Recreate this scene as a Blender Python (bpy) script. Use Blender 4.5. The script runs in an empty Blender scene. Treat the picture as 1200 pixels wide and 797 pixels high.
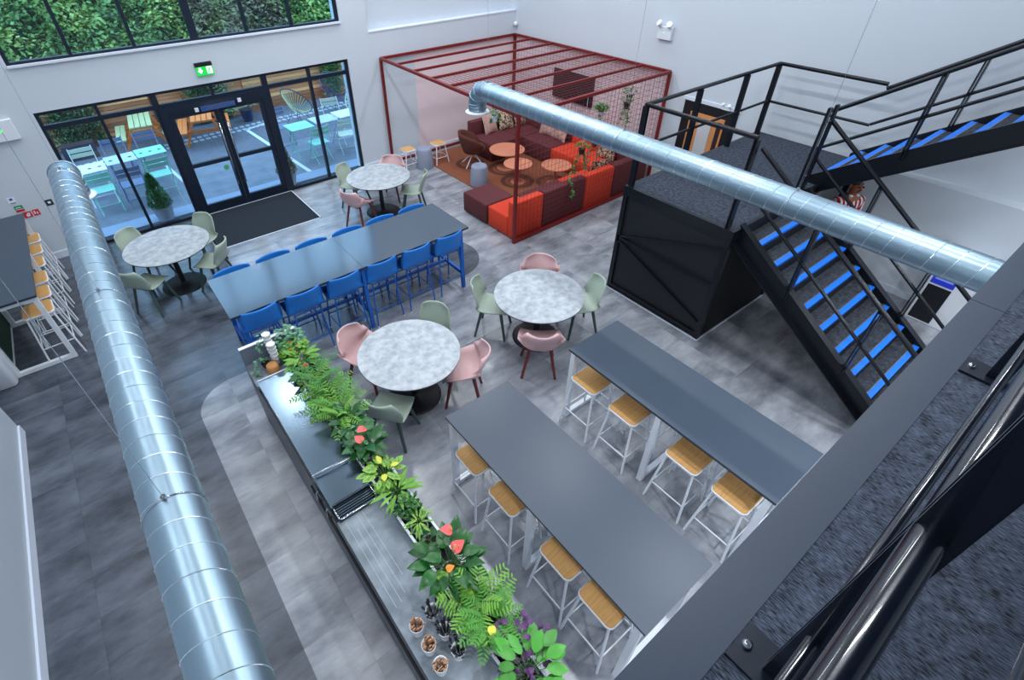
import bpy, math, random
import numpy as np
from mathutils import Vector, Matrix
random.seed(7)
SC = bpy.context.scene
COL = SC.collection
PI = math.pi

# ---------------- camera ----------------
F, CX, CY, HCAM = 597.374, 559.573, 377.886, 4.8
RW = [[0.795328412768027, -0.6060651657351717, -0.011735873477930203],
      [-0.3961013705459732, -0.5049464510960543, -0.7668981586736935],
      [0.4588642719753769, 0.6145844908618335, -0.641661502270947]]
cd = bpy.data.cameras.new('camera'); cam = bpy.data.objects.new('camera', cd); COL.objects.link(cam)
cd.sensor_width = 36.0; cd.sensor_fit = 'HORIZONTAL'
cd.lens = 36.0 * F / 1200.0
cd.shift_x = (600 - CX) / 1200.0
cd.shift_y = (CY - 398.5) / 1200.0
cd.clip_start = 0.02; cd.clip_end = 200
M = Matrix.Identity(4)
for i in range(3):
    M[i][0] = RW[0][i]; M[i][1] = -RW[1][i]; M[i][2] = -RW[2][i]
M[0][3], M[1][3], M[2][3] = 0.0, 0.0, HCAM
cam.matrix_world = M
SC.camera = cam

# ---------------- world, exposure ----------------
w = bpy.data.worlds.new('sky'); SC.world = w; w.use_nodes = True
wn = w.node_tree; wn.nodes.clear()
wo = wn.nodes.new('ShaderNodeOutputWorld'); wb = wn.nodes.new('ShaderNodeBackground')
wb.inputs[0].default_value = (0.34, 0.64, 1.0, 1); wb.inputs[1].default_value = 4.6
wn.links.new(wb.outputs[0], wo.inputs[0])
vs = SC.view_settings
vs.view_transform = 'Standard'; vs.look = 'None'; vs.gamma = 1; vs.use_curve_mapping = False
vs.exposure = 0.0
try: SC.cycles.use_denoising = True
except Exception: pass
SC.cycles.max_bounces = 6
SC.cycles.transparent_max_bounces = 16

# ---------------- helpers ----------------
def lin(c):
    r = []
    for v in c[:3]:
        v = v / 255.0
        r.append(v / 12.92 if v <= 0.04045 else ((v + 0.055) / 1.055) ** 2.4)
    return (r[0], r[1], r[2], 1.0)
MATS = {}
def mat(name, col, rough=0.6, metal=0.0, var=0.0, vscale=4.0, bump=0.0, bscale=60.0, objvar=0.0, stretch=None, spec=None, emit=None, col2=None, coat=0.0, detail=3.0, sharp=None):
    if name in MATS: return MATS[name]
    m = bpy.data.materials.new(name); m.use_nodes = True
    nt = m.node_tree; b = nt.nodes['Principled BSDF']
    c = lin(col)
    b.inputs['Base Color'].default_value = c
    b.inputs['Roughness'].default_value = rough
    b.inputs['Metallic'].default_value = metal
    if coat: b.inputs['Coat Weight'].default_value = coat
    if spec is not None: b.inputs['Specular IOR Level'].default_value = spec
    if emit:
        b.inputs['Emission Color'].default_value = lin(emit[0]); b.inputs['Emission Strength'].default_value = emit[1]
    last = None
    if var or col2 or bump:
        tc = nt.nodes.new('ShaderNodeTexCoord'); mp = nt.nodes.new('ShaderNodeMapping')
        nt.links.new(tc.outputs['Object'], mp.inputs[0])
        if stretch: mp.inputs['Scale'].default_value = stretch
    if var or col2:
        nz = nt.nodes.new('ShaderNodeTexNoise'); nz.inputs['Scale'].default_value = vscale; nz.inputs['Detail'].default_value = detail
        nt.links.new(mp.outputs[0], nz.inputs[0])
        rp = nt.nodes.new('ShaderNodeValToRGB')
        k = sharp if sharp else 0.25
        rp.color_ramp.elements[0].position = 0.5 - k; rp.color_ramp.elements[1].position = 0.5 + k
        c2 = lin(col2) if col2 else tuple(min(1, x * (1 + var)) for x in c[:3]) + (1,)
        c1 = c if col2 else tuple(x * (1 - var) for x in c[:3]) + (1,)
        rp.color_ramp.elements[0].color = c1; rp.color_ramp.elements[1].color = c2
        nt.links.new(nz.outputs[0], rp.inputs[0])
        last = rp.outputs[0]
    if objvar:
        oi = nt.nodes.new('ShaderNodeObjectInfo'); hs = nt.nodes.new('ShaderNodeHueSaturation')
        mr = nt.nodes.new('ShaderNodeMapRange'); mr.inputs[3].default_value = 1 - objvar; mr.inputs[4].default_value = 1 + objvar
        nt.links.new(oi.outputs['Random'], mr.inputs[0]); nt.links.new(mr.outputs[0], hs.inputs['Value'])
        if last is not None: nt.links.new(last, hs.inputs['Color'])
        else: hs.inputs['Color'].default_value = c
        last = hs.outputs[0]
    if last is not None: nt.links.new(last, b.inputs['Base Color'])
    if bump:
        n2 = nt.nodes.new('ShaderNodeTexNoise'); n2.inputs['Scale'].default_value = bscale; n2.inputs['Detail'].default_value = 2
        nt.links.new(mp.outputs[0], n2.inputs[0])
        bp = nt.nodes.new('ShaderNodeBump'); bp.inputs['Strength'].default_value = bump; bp.inputs['Distance'].default_value = 0.01
        nt.links.new(n2.outputs[0], bp.inputs['Height']); nt.links.new(bp.outputs[0], b.inputs['Normal'])
    MATS[name] = m
    return m

class MB:
    """collects shapes, builds one mesh"""
    def __init__(s): s.v = []; s.f = []; s.sm = []
    def add(s, vs, fs, smooth=False):
        n = len(s.v); s.v += [tuple(p) for p in vs]
        s.f += [tuple(i + n for i in f) for f in fs]; s.sm += [smooth] * len(fs); return s
    def box(s, x0, x1, y0, y1, z0, z1, mtx=None):
        P = [(x0,y0,z0),(x1,y0,z0),(x1,y1,z0),(x0,y1,z0),(x0,y0,z1),(x1,y0,z1),(x1,y1,z1),(x0,y1,z1)]
        if mtx is not None: P = [mtx @ Vector(p) for p in P]
        return s.add(P, [(3,2,1,0),(4,5,6,7),(0,1,5,4),(1,2,6,5),(2,3,7,6),(3,0,4,7)])
    def rbox(s, x0, x1, y0, y1, z0, z1, r=0.02, n=3):
        """box with rounded vertical edges and softened top"""
        def ring(ins, z):
            out = []
            for (cx, cy, a0) in ((x1-r, y1-r, 0), (x0+r, y1-r, 90), (x0+r, y0+r, 180), (x1-r, y0+r, 270)):
                for k in range(n+1):
                    a = math.radians(a0 + 90*k/n)
                    out.append((cx + (r-ins)*math.cos(a), cy + (r-ins)*math.sin(a), z))
            return out
        h = min(r, (z1-z0)/2) * 0.7
        rings = [ring(h*.5, z0), ring(0, z0+h*.6), ring(0, z1-h), ring(h*.3, z1-h*.3), ring(h, z1)]
        return s.loft(rings, True, True)
    def loft(s, rings, cap0=True, cap1=True, smooth=True, closed=True):
        n = len(rings[0]); V = [p for r in rings for p in r]; Fc = []
        for i in range(len(rings)-1):
            for j in range(n if closed else n-1):
                k = (j+1) % n
                Fc.append((i*n+j, i*n+k, (i+1)*n+k, (i+1)*n+j))
        s.add(V, Fc, smooth)
        if cap0: s.add(rings[0], [tuple(reversed(range(n)))])
        if cap1: s.add(rings[-1], [tuple(range(n))])
        return s
    def tube(s, pts, r, n=8, closed=False, caps=True):
        pts = [Vector(p) for p in pts]; rings = []; m = len(pts)
        rr = r if isinstance(r, (list, tuple)) else [r]*m
        up = None
        for i, p in enumerate(pts):
            a = pts[i-1] if (i > 0 or closed) else p
            b = pts[(i+1) % m] if (i < m-1 or closed) else p
            t = (b - a).normalized()
            if up is None:
                up = Vector((0,0,1)) if abs(t.z) < 0.9 else Vector((1,0,0))
            u = (up - t*up.dot(t))
            if u.length < 1e-6: u = t.orthogonal()
            u.normalize(); w_ = t.cross(u); up = u
            rings.append([tuple(p + u*math.cos(2*PI*k/n + PI/n)*rr[i] + w_*math.sin(2*PI*k/n + PI/n)*rr[i]) for k in range(n)])
        if closed: rings.append(rings[0])
        return s.loft(rings, caps and not closed, caps and not closed, n > 4)
    def bar(s, a, b, w_, h=None):
        """rectangular bar; w_ sideways, h along the up-ish direction"""
        h = h or w_; a = Vector(a); b = Vector(b); t = (b-a).normalized()
        up = Vector((0,0,1)) if abs(t.z) < 0.95 else Vector((0,1,0))
        sd = t.cross(up).normalized(); u = sd.cross(t)
        P = []
        for q in (a, b):
            for (i, j) in ((-1,-1),(1,-1),(1,1),(-1,1)): P.append(q + sd*i*w_/2 + u*j*h/2)
        return s.add(P, [(0,1,2,3),(7,6,5,4),(0,4,5,1),(1,5,6,2),(2,6,7,3),(3,7,4,0)])
    def cyl(s, x, y, z0, z1, r0, r1=None, n=24):
        r1 = r0 if r1 is None else r1
        return s.loft([[(x+r*math.cos(2*PI*k/n), y+r*math.sin(2*PI*k/n), z) for k in range(n)] for r, z in ((r0,z0),(r1,z1))])
    def lathe(s, x, y, prof, n=24, cap0=True, cap1=True):
        return s.loft([[(x+r*math.cos(2*PI*k/n), y+r*math.sin(2*PI*k/n), z) for k in range(n)] for r, z in prof], cap0, cap1)
    def build(s, name, m=None, parent=None, mods=None):
        me = bpy.data.meshes.new(name); me.from_pydata(s.v, [], s.f)
        me.polygons.foreach_set('use_smooth', s.sm); me.update()
        o = bpy.data.objects.new(name, me); COL.objects.link(o)
        if m: me.materials.append(m)
        if parent: o.parent = parent
        if mods:
            for k, vv in mods.items():
                if k == 'bevel':
                    q = o.modifiers.new('b', 'BEVEL'); q.width = vv; q.segments = 2; q.limit_method = 'ANGLE'
                if k == 'solid':
                    q = o.modifiers.new('s', 'SOLIDIFY'); q.thickness = vv; q.offset = 0
                if k == 'sub':
                    q = o.modifiers.new('u', 'SUBSURF'); q.levels = vv; q.render_levels = vv
        return o
def tag(o, label=None, cat=None, group=None, kind=None):
    if label: o['label'] = label
    if cat: o['category'] = cat
    if group: o['group'] = group
    if kind: o['kind'] = kind
    return o
def thing(name, label, cat, loc=(0,0,0), rz=0, group=None):
    o = bpy.data.objects.new(name, None); COL.objects.link(o); o.empty_display_size = 0.1
    o.location = loc; o.rotation_euler = (0,0,rz)
    return tag(o, label, cat, group)
def struct(o): o['kind'] = 'structure'; return o
def dup(o, label=None, loc=None, rz=None, parent=None, group=None):
    c = o.copy(); COL.objects.link(c)
    if parent: c.parent = parent
    if label: c['label'] = label
    if group: c['group'] = group
    if loc is not None: c.location = loc
    if rz is not None: c.rotation_euler = (0,0,rz)
    for ch in o.children: dup(ch, parent=c)
    return c
def put(o, mb_name): return o

# ---------------- materials ----------------
WALL = mat('wall paint', (199,208,218), 0.7, var=0.02, vscale=0.6, bump=0.02, bscale=120)
DARKMETAL = mat('black steel', (20,24,32), 0.35, 0.3)
SLATE = mat('slate satin laminate', (54,68,84), 0.15, var=0.04, vscale=2.0, spec=1.0)
BLACK = mat('black powder coat', (14,17,24), 0.5)
ALU = mat('anthracite frame', (22,34,52), 0.4, 0.2)
GALV = mat('galvanised steel', (150,174,190), 0.36, 0.92, var=0.07, vscale=5, bump=0.012, bscale=12)
WHITE = mat('white powder coat', (232,238,246), 0.4)
OAK = mat('oak seat', (214,164,104), 0.5, var=0.16, vscale=7, stretch=(1,9,1))
GREYTOP = mat('slate grey laminate', (58,70,86), 0.32, var=0.05, vscale=2.0)
REDM = mat('red steel', (116,22,22), 0.45)
BLUEM = mat('blue plastic', (26,122,214), 0.45)
BLUES = mat('blue steel', (22,98,190), 0.4)
CARPET = mat('grey loop carpet', (46,54,68), 0.95, var=0.8, vscale=24, bump=0.5, bscale=60, detail=2)
SAGE = mat('sage shell', (164,180,166), 0.5)
SAGED = mat('sage dark legs', (62,84,82), 0.5)
PINK = mat('pink shell', (214,176,178), 0.5)
PINKD = mat('burgundy legs', (110,38,40), 0.5)
STONE = mat('concrete laminate', (148,156,164), 0.4, col2=(184,190,196), vscale=13, detail=14, sharp=0.16)
CHROME = mat('chrome', (200,205,212), 0.15, 1.0)
PLASTW = mat('white plastic', (225,230,238), 0.4)
MAROON = mat('maroon upholstery', (92,38,44), 0.85, bump=0.1, bscale=300)
ORANGE = mat('orange upholstery', (214,62,34), 0.85, bump=0.1, bscale=300)
BROWNF = mat('brown upholstery', (88,44,36), 0.85)
GREYF = mat('grey felt', (142,150,170), 0.9)
COPPER = mat('terracotta laminate', (206,130,100), 0.5, var=0.06, vscale=3)

def glassmat():
    m = bpy.data.materials.new('window glass'); m.use_nodes = True
    nt = m.node_tree; nt.nodes.clear()
    o = nt.nodes.new('ShaderNodeOutputMaterial'); mx = nt.nodes.new('ShaderNodeMixShader')
    t = nt.nodes.new('ShaderNodeBsdfTransparent'); g = nt.nodes.new('ShaderNodeBsdfGlossy')
    t.inputs[0].default_value = (0.97, 0.97, 0.97, 1); g.inputs['Roughness'].default_value = 0.02
    fr = nt.nodes.new('ShaderNodeFresnel'); fr.inputs[0].default_value = 1.45
    nt.links.new(fr.outputs[0], mx.inputs[0]); nt.links.new(t.outputs[0], mx.inputs[1]); nt.links.new(g.outputs[0], mx.inputs[2])
    nt.links.new(mx.outputs[0], o.inputs[0]); return m
GLASS = glassmat()

class NT:
    def __init__(s, nt): s.nt = nt
    def m(s, op, a, b=0.0, c=None):
        n = s.nt.nodes.new('ShaderNodeMath'); n.operation = op
        for i, v in enumerate((a, b) if c is None else (a, b, c)):
            if hasattr(v, 'links') or hasattr(v, 'is_output'): s.nt.links.new(v, n.inputs[i])
            else: n.inputs[i].default_value = v
        return n.outputs[0]
def floor_mat():
    m = bpy.data.materials.new('stone effect tile'); m.use_nodes = True
    nt = m.node_tree; b = nt.nodes['Principled BSDF']; N = NT(nt)
    g = nt.nodes.new('ShaderNodeNewGeometry'); sp = nt.nodes.new('ShaderNodeSeparateXYZ'); nt.links.new(g.outputs['Position'], sp.inputs[0])
    x, y = sp.outputs[0], sp.outputs[1]
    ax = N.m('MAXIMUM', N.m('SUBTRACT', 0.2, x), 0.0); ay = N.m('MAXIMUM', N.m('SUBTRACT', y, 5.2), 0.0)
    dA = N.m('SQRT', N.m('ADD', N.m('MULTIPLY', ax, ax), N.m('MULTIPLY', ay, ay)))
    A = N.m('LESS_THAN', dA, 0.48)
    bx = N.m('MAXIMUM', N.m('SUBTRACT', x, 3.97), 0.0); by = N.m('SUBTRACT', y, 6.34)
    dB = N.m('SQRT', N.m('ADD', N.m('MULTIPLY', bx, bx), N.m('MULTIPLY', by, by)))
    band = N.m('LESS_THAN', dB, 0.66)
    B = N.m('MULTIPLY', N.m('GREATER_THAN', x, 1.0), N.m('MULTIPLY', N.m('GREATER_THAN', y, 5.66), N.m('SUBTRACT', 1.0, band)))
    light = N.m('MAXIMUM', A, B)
    nz = nt.nodes.new('ShaderNodeTexNoise'); nz.inputs['Scale'].default_value = 1.9; nz.inputs['Detail'].default_value = 8; nz.inputs['Roughness'].default_value = 0.6
    mp = nt.nodes.new('ShaderNodeMapping'); mp.inputs['Scale'].default_value = (0.8, 1.7, 1)
    oi = nt.nodes.new('ShaderNodeObjectInfo'); cx = nt.nodes.new('ShaderNodeCombineXYZ')
    nt.links.new(N.m('MULTIPLY', oi.outputs['Random'], 40.0), cx.inputs[0]); nt.links.new(N.m('MULTIPLY', oi.outputs['Random'], 97.0), cx.inputs[1])
    va = nt.nodes.new('ShaderNodeVectorMath'); va.operation = 'ADD'
    nt.links.new(g.outputs['Position'], mp.inputs[0]); nt.links.new(mp.outputs[0], va.inputs[0]); nt.links.new(cx.outputs[0], va.inputs[1])
    nt.links.new(va.outputs[0], nz.inputs[0])
    def ramp(c1, c2):
        r = nt.nodes.new('ShaderNodeValToRGB'); r.color_ramp.elements[0].position = 0.34; r.color_ramp.elements[1].position = 0.66
        r.color_ramp.elements[0].color = lin(c1); r.color_ramp.elements[1].color = lin(c2); nt.links.new(nz.outputs[0], r.inputs[0]); return r.outputs[0]
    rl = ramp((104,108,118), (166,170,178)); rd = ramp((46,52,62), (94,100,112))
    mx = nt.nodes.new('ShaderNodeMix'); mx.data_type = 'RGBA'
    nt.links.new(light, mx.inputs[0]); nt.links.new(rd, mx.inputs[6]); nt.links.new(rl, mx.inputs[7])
    hs = nt.nodes.new('ShaderNodeHueSaturation'); nt.links.new(mx.outputs[2], hs.inputs['Color'])
    nt.links.new(N.m('MULTIPLY_ADD', oi.outputs['Random'], 0.14, 0.93), hs.inputs['Value'])
    nt.links.new(hs.outputs[0], b.inputs['Base Color'])
    b.inputs['Roughness'].default_value = 0.24; b.inputs['Specular IOR Level'].default_value = 0.75
    return m
FLOORM = floor_mat()

# ---------------- hall shell ----------------
GY = 10.6; WX = 9.15; ZC = 7.2
f_ = struct(MB().box(-3.6, 9.4, -4.2, 10.75, -0.3, -0.006).build('floor', mat('grout', (70,74,82), 0.8)))
tx0, ty0, TL, TW = 0.16, 1.67, 0.88, 0.44
tiles = []
for i in range(-5, 12):
    for j in range(-14, 22):
        x0 = max(tx0 + i*TL, -3.6); x1 = min(tx0 + (i+1)*TL, WX); y0 = ty0 + j*TW; y1 = min(y0 + TW, 10.55)
        if x1 - x0 < 0.02 or y1 - y0 < 0.02 or y0 < -4.1: continue
        xc, yc = (x0+x1)/2, (y0+y1)/2
        d = Vector((xc, yc, -HCAM)); q = [sum(RW[k][n]*d[n] for n in range(3)) for k in range(3)]
        vis = False
        if q[2] > 0.1:
            u, v = q[0]/q[2]*F + CX, q[1]/q[2]*F + CY
            vis = -40 < u < 1240 and -40 < v < 840 and y0 > 0.6
        # hidden under rug, mat, island, landing
        if xc > 6.3 and yc > 6.6 and yc < 10.1: vis = False
        if xc > 5.8 and 2.5 < yc < 4.0: vis = False
        if 1.1 < x0 and x1 < 2.9 and y0 > 9.05: vis = False
        if yc < 1.6 and xc > 2.4: vis = False
        tiles.append((not vis, math.hypot(xc, yc), x0, x1, y0, y1))
tiles.sort()
rest = MB(); cache = {}; nt_ = 0
for hid, _, x0, x1, y0, y1 in tiles:
    g = 0.0005
    if hid or nt_ >= 300:
        rest.box(x0+g, x1-g, y0+g, y1-g, -0.006, 0.0); continue
    nt_ += 1
    k = (round(x1-x0, 3), round(y1-y0, 3))
    if k not in cache:
        hx, hy = k[0]/2 - g, k[1]/2 - g
        o = MB().box(-hx, hx, -hy, hy, -0.006, 0).build('tile', FLOORM, f_); cache[k] = o
    else:
        o = cache[k].copy(); COL.objects.link(o)
    o.location = ((x0+x1)/2, (y0+y1)/2, 0)
r_ = rest.build('tile_field', FLOORM, f_); r_['kind'] = 'stuff'

# front wall: window openings x -0.57..4.75 (z 0..2.33) and x ..4.65 (z 2.97..4.6)
wf = MB()
wf.box(-3.6, -0.57, GY-0.05, GY+0.3, 0, ZC); wf.box(-0.57, 4.68, GY-0.05, GY+0.3, 2.32, 2.96)
wf.box(-0.57, 4.68, GY-0.05, GY+0.3, 4.7, ZC); wf.box(4.68, 5.25, GY-0.05, GY+0.3, 2.32, ZC); wf.box(4.72, 5.25, GY-0.05, GY+0.3, 0, 2.32)
wf.box(5.25, WX+.3, GY-0.05, GY+0.3, 0, 2.72); wf.box(5.25, WX+.3, GY+0.12, GY+0.3, 2.72, ZC)
struct(wf.build('wall_front', WALL))
struct(MB().box(WX, WX+0.3, -4.2, GY+0.3, 0, ZC).build('wall_right', WALL))
wl = MB(); wl.box(-3.6, -2.02, -4.2, 6.3, 0, ZC); wl.box(-3.7, -3.6, -4.2, GY+.3, 0, ZC)
struct(wl.build('wall_left', WALL))
struct(MB().box(-3.7, WX+.3, -4.3, -4.2, 0, ZC).build('wall_back', WALL))
struct(MB().box(-3.7, WX+.3, -4.3, GY+.3, ZC, ZC+.2).build('ceiling', mat('grey roof lining', (104,118,134), .8)))
struct(MB().box(8.92, WX, -4.0, 2.38, 0.0, 1.7).build('wall_stair', WALL))
SK = mat('skirting paint', (214,222,236), 0.5)
struct(MB().box(8.90, 8.92, -4.0, 2.38, 0, 0.11).build('baseboard_stair', SK))
struct(MB().box(-3.6, -0.57, GY-0.07, GY-0.05, 0, 0.12).build('baseboard_front', SK))
struct(MB().box(-2.02, -2.0, -4.2, 6.3, 0, 0.12).build('baseboard_left', SK))
bb = MB(); bb.box(4.72, WX, GY-0.07, GY-0.05, 0, 0.12); bb.box(WX-0.02, WX, 4.1, GY-.05, 0, 0.12); struct(bb.build('baseboard_right', SK))
struct(MB().box(-0.57, 4.68, GY-0.09, GY-0.03, 2.955, 2.985).build('trim_1', SK))
struct(MB().box(6.25, WX, GY-0.056, GY-0.05, 0.12, 2.2).build('trim_2', mat('blush wall tone', (228,210,216), 0.7)))  # thin pinkish sheet over the lower front wall behind the pergola
struct(MB().box(5.25, WX, GY-0.06, GY+0.12, 2.72, 2.74).build('trim_3', SK))
# wall panel joints on the front left wall
# mezzanine deck at z 3.42
DK = 3.42
deck = struct(MB().box(-2.02, WX, -4.2, -0.006, 3.2, DK).build('floor_mezzanine', None))
def carpet_deck():
    m = bpy.data.materials.new('ribbed blue grey carpet'); m.use_nodes = True
    nt = m.node_tree; b = nt.nodes['Principled BSDF']; b.inputs['Roughness'].default_value = 0.95
    tc = nt.nodes.new('ShaderNodeTexCoord'); mp = nt.nodes.new('ShaderNodeMapping'); mp.inputs['Scale'].default_value = (300, 50, 50)
    nt.links.new(tc.outputs['Object'], mp.inputs[0])
    nz = nt.nodes.new('ShaderNodeTexNoise'); nz.inputs['Scale'].default_value = 1.0; nz.inputs['Detail'].default_value = 2
    nt.links.new(mp.outputs[0], nz.inputs[0])
    n2 = nt.nodes.new('ShaderNodeTexNoise'); n2.inputs['Scale'].default_value = 22; n2.inputs['Detail'].default_value = 3
    nt.links.new(tc.outputs['Object'], n2.inputs[0])
    N = NT(nt); s_ = N.m('ADD', N.m('MULTIPLY', nz.outputs[0], 0.72), N.m('MULTIPLY', n2.outputs[0], 0.28))
    r = nt.nodes.new('ShaderNodeValToRGB'); r.color_ramp.elements[0].position = 0.38; r.color_ramp.elements[1].position = 0.64
    r.color_ramp.elements[0].color = lin((17,22,31)); r.color_ramp.elements[1].color = lin((92,104,126))
    nt.links.new(s_, r.inputs[0]); nt.links.new(r.outputs[0], b.inputs['Base Color'])
    bp = nt.nodes.new('ShaderNodeBump'); bp.inputs['Strength'].default_value = 0.8; bp.inputs['Distance'].default_value = 0.004
    nt.links.new(nz.outputs[0], bp.inputs['Height']); nt.links.new(bp.outputs[0], b.inputs['Normal']); return m
deck.data.materials.append(carpet_deck())
TRIM = mat('grey edge trim', (48,62,82), 0.45, var=0.03, vscale=3)
t_ = struct(MB().box(-2.02, 2.778, -0.006, 0.115, 3.14, DK+.002).build('trim_4', TRIM))
struct(MB().box(2.782, 7.45, -0.006, 0.115, 3.14, DK+.002).build('trim_5', TRIM))
struct(MB().box(7.45, WX, -0.006, 0.115, 3.14, DK+.002).build('trim_6', TRIM))

# ---------------- glazing ----------------
def window(name, x0, x1, z0, z1, mull, heavy=(), trans=None, fr=0.05):
    w_ = struct(MB().box(x0, x1, GY-0.02, GY+0.06, z0, z0+fr).box(x0, x1, GY-0.02, GY+0.06, z1-fr, z1)
        .box(x0, x0+fr, GY-0.02, GY+0.06, z0+fr, z1-fr).box(x1-fr, x1, GY-0.02, GY+0.06, z0+fr, z1-fr).build(name, ALU))
    edges = [x0] + list(mull) + [x1]
    for mx_ in mull:
        hw = 0.06 if mx_ in heavy else 0.025
        MB().box(mx_-hw, mx_+hw, GY-0.03, GY+0.06, z0, z1).build('mullion', ALU, w_)
    if trans is not None:
        for i in range(len(edges)-1):
            MB().box(edges[i]+.02, edges[i+1]-.02, GY-0.025, GY+0.05, trans-.035, trans+.035).build('transom', ALU, w_)
    for i in range(len(edges)-1):
        zs = [z0, z1] if trans is None else [z0, trans, z1]
        for k in range(len(zs)-1):
            MB().box(edges[i]+.02, edges[i+1]-.02, GY+0.015, GY+0.025, zs[k]+.02, zs[k+1]-.02).build('pane', GLASS, w_)
    return w_
window('window_1', -0.57, 1.10, 0.0, 2.32, [0.25], trans=2.08)
window('window_2', 3.0, 4.72, 0.0, 2.32, [3.88], trans=2.08)
window('window_3', 1.10, 3.0, 2.06, 2.32, [2.05])
window('window_4', -0.57, 4.68, 2.97, 4.7, [0.25, 1.13, 2.05, 2.93, 3.75], heavy=(2.05,))
dr = struct(MB().box(1.10, 1.22, GY-.04, GY+.07, 0, 2.06).box(2.88, 3.0, GY-.04, GY+.07, 0, 2.06).box(1.22, 2.88, GY-.041, GY+.07, 1.92, 2.06)
    .box(1.22, 2.88, GY-.04, GY+.07, 0, 0.02).build('door_1', ALU))
for (a, b, hx, s_) in ((1.225, 2.045, 1.98, -1), (2.055, 2.875, 2.12, 1)):
    l = MB().box(a, a+.075, GY-.03, GY+.03, .02, 1.92).box(b-.075, b, GY-.03, GY+.03, .02, 1.92).box(a+.075, b-.075, GY-.03, GY+.03, 1.84, 1.92)
    l.box(a+.075, b-.075, GY-.03, GY+.03, .02, .18).box(a+.075, b-.075, GY-.03, GY+.03, .93, 1.0)
    lo = l.build('door_leaf', ALU, dr)
    MB().box(a+.07, b-.07, GY-.005, GY+.005, .17, .94).build('pane', GLASS, lo)
    MB().box(a+.07, b-.07, GY-.005, GY+.005, .99, 1.85).build('pane', GLASS, lo)
    MB().tube([(hx, GY-.035, .45), (hx, GY-.09, .47), (hx, GY-.09, 1.62), (hx, GY-.035, 1.64)], .015).build('pull_handle', CHROME, lo)
MB().box(1.75, 2.35, GY-.12, GY-.03, 1.9, 1.99).build('door_closer', CHROME, dr)
MB().box(1.66, 1.72, GY-.08, GY-.03, 1.9, 1.96).build('sensor', PLASTW, dr)
MB().box(2.42, 2.48, GY-.08, GY-.03, 1.93, 1.99).build('sensor', PLASTW, dr)
gs = MB().cyl(0, 0, 0, .004, .05, n=16).build('push_sticker', mat('sticker green', (90,170,120), .5), dr)
gs.rotation_euler = (PI/2, 0, 0); gs.location = (1.86, GY-.045, .82)

# ---------------- ceiling lights (linear lamps under the ceiling) ----------------
LAMPP = 54
def ceiling_light(x, y, lx, ly, power, lab, col=(0.92, 0.965, 1.0)):
    t = thing('ceiling_light', lab, 'light', (x, y, ZC-.12), 0, 'ceiling lights of the hall')
    MB().box(-lx/2-.03, lx/2+.03, -ly/2-.03, ly/2+.03, .02, .12).build('housing', WHITE, t)
    ld = bpy.data.lights.new('lamp', 'AREA'); ld.shape = 'RECTANGLE'; ld.size = lx; ld.size_y = ly; ld.energy = power; ld.color = col
    lo = bpy.data.objects.new('lamp', ld); COL.objects.link(lo); lo.parent = t; lo.location = (0, 0, 0)
    return t
n_ = 0
for ix, lx_ in enumerate((-1.8, .1, 2.9, 5.4, 7.9)):
    for iy, ly_ in enumerate((1.2, 4.2, 7.2, 9.4)):
        ceiling_light(lx_, ly_, .22, 1.3, LAMPP*(.6, .45, 1.35, 1.2, .95)[ix], 'long white ceiling light, row %s from left wall, %s from mezzanine' % (('one','two','three','four','five')[ix], ('first','second','third','fourth')[iy]))

for k in range(6):  # added fill lights, out of view, to brighten the under-stair wall and stools
    t = thing('fill_light', 'added unseen round fill light under the mezzanine deck, %s from the left wall' % ('first','second','third','fourth','fifth','sixth')[k], 'light', (-1.0 + k*1.85, -.7, 3.19), 0, 'added fill lights under the mezzanine')
    MB().lathe(0, 0, [(.075, -.005), (.08, 0), (.08, .012)], 20).build('bezel', WHITE, t)
    ld = bpy.data.lights.new('lamp', 'AREA'); ld.shape = 'DISK'; ld.size = .13; ld.energy = 38; ld.color = (0.9, 0.95, 1.0)
    lo = bpy.data.objects.new('lamp', ld); COL.objects.link(lo); lo.parent = t; lo.location = (0, 0, -.01)

ceiling_light(1.5, 10.1, .3, .5, 30, 'small white ceiling light nearest the window wall')
struct(MB().box(WX-.006, WX, 6.0, GY-.05, 0.12, 2.2).build('trim_8', MATS['blush wall tone']))  # same pinkish tone as a thin sheet over the lower right wall

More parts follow.
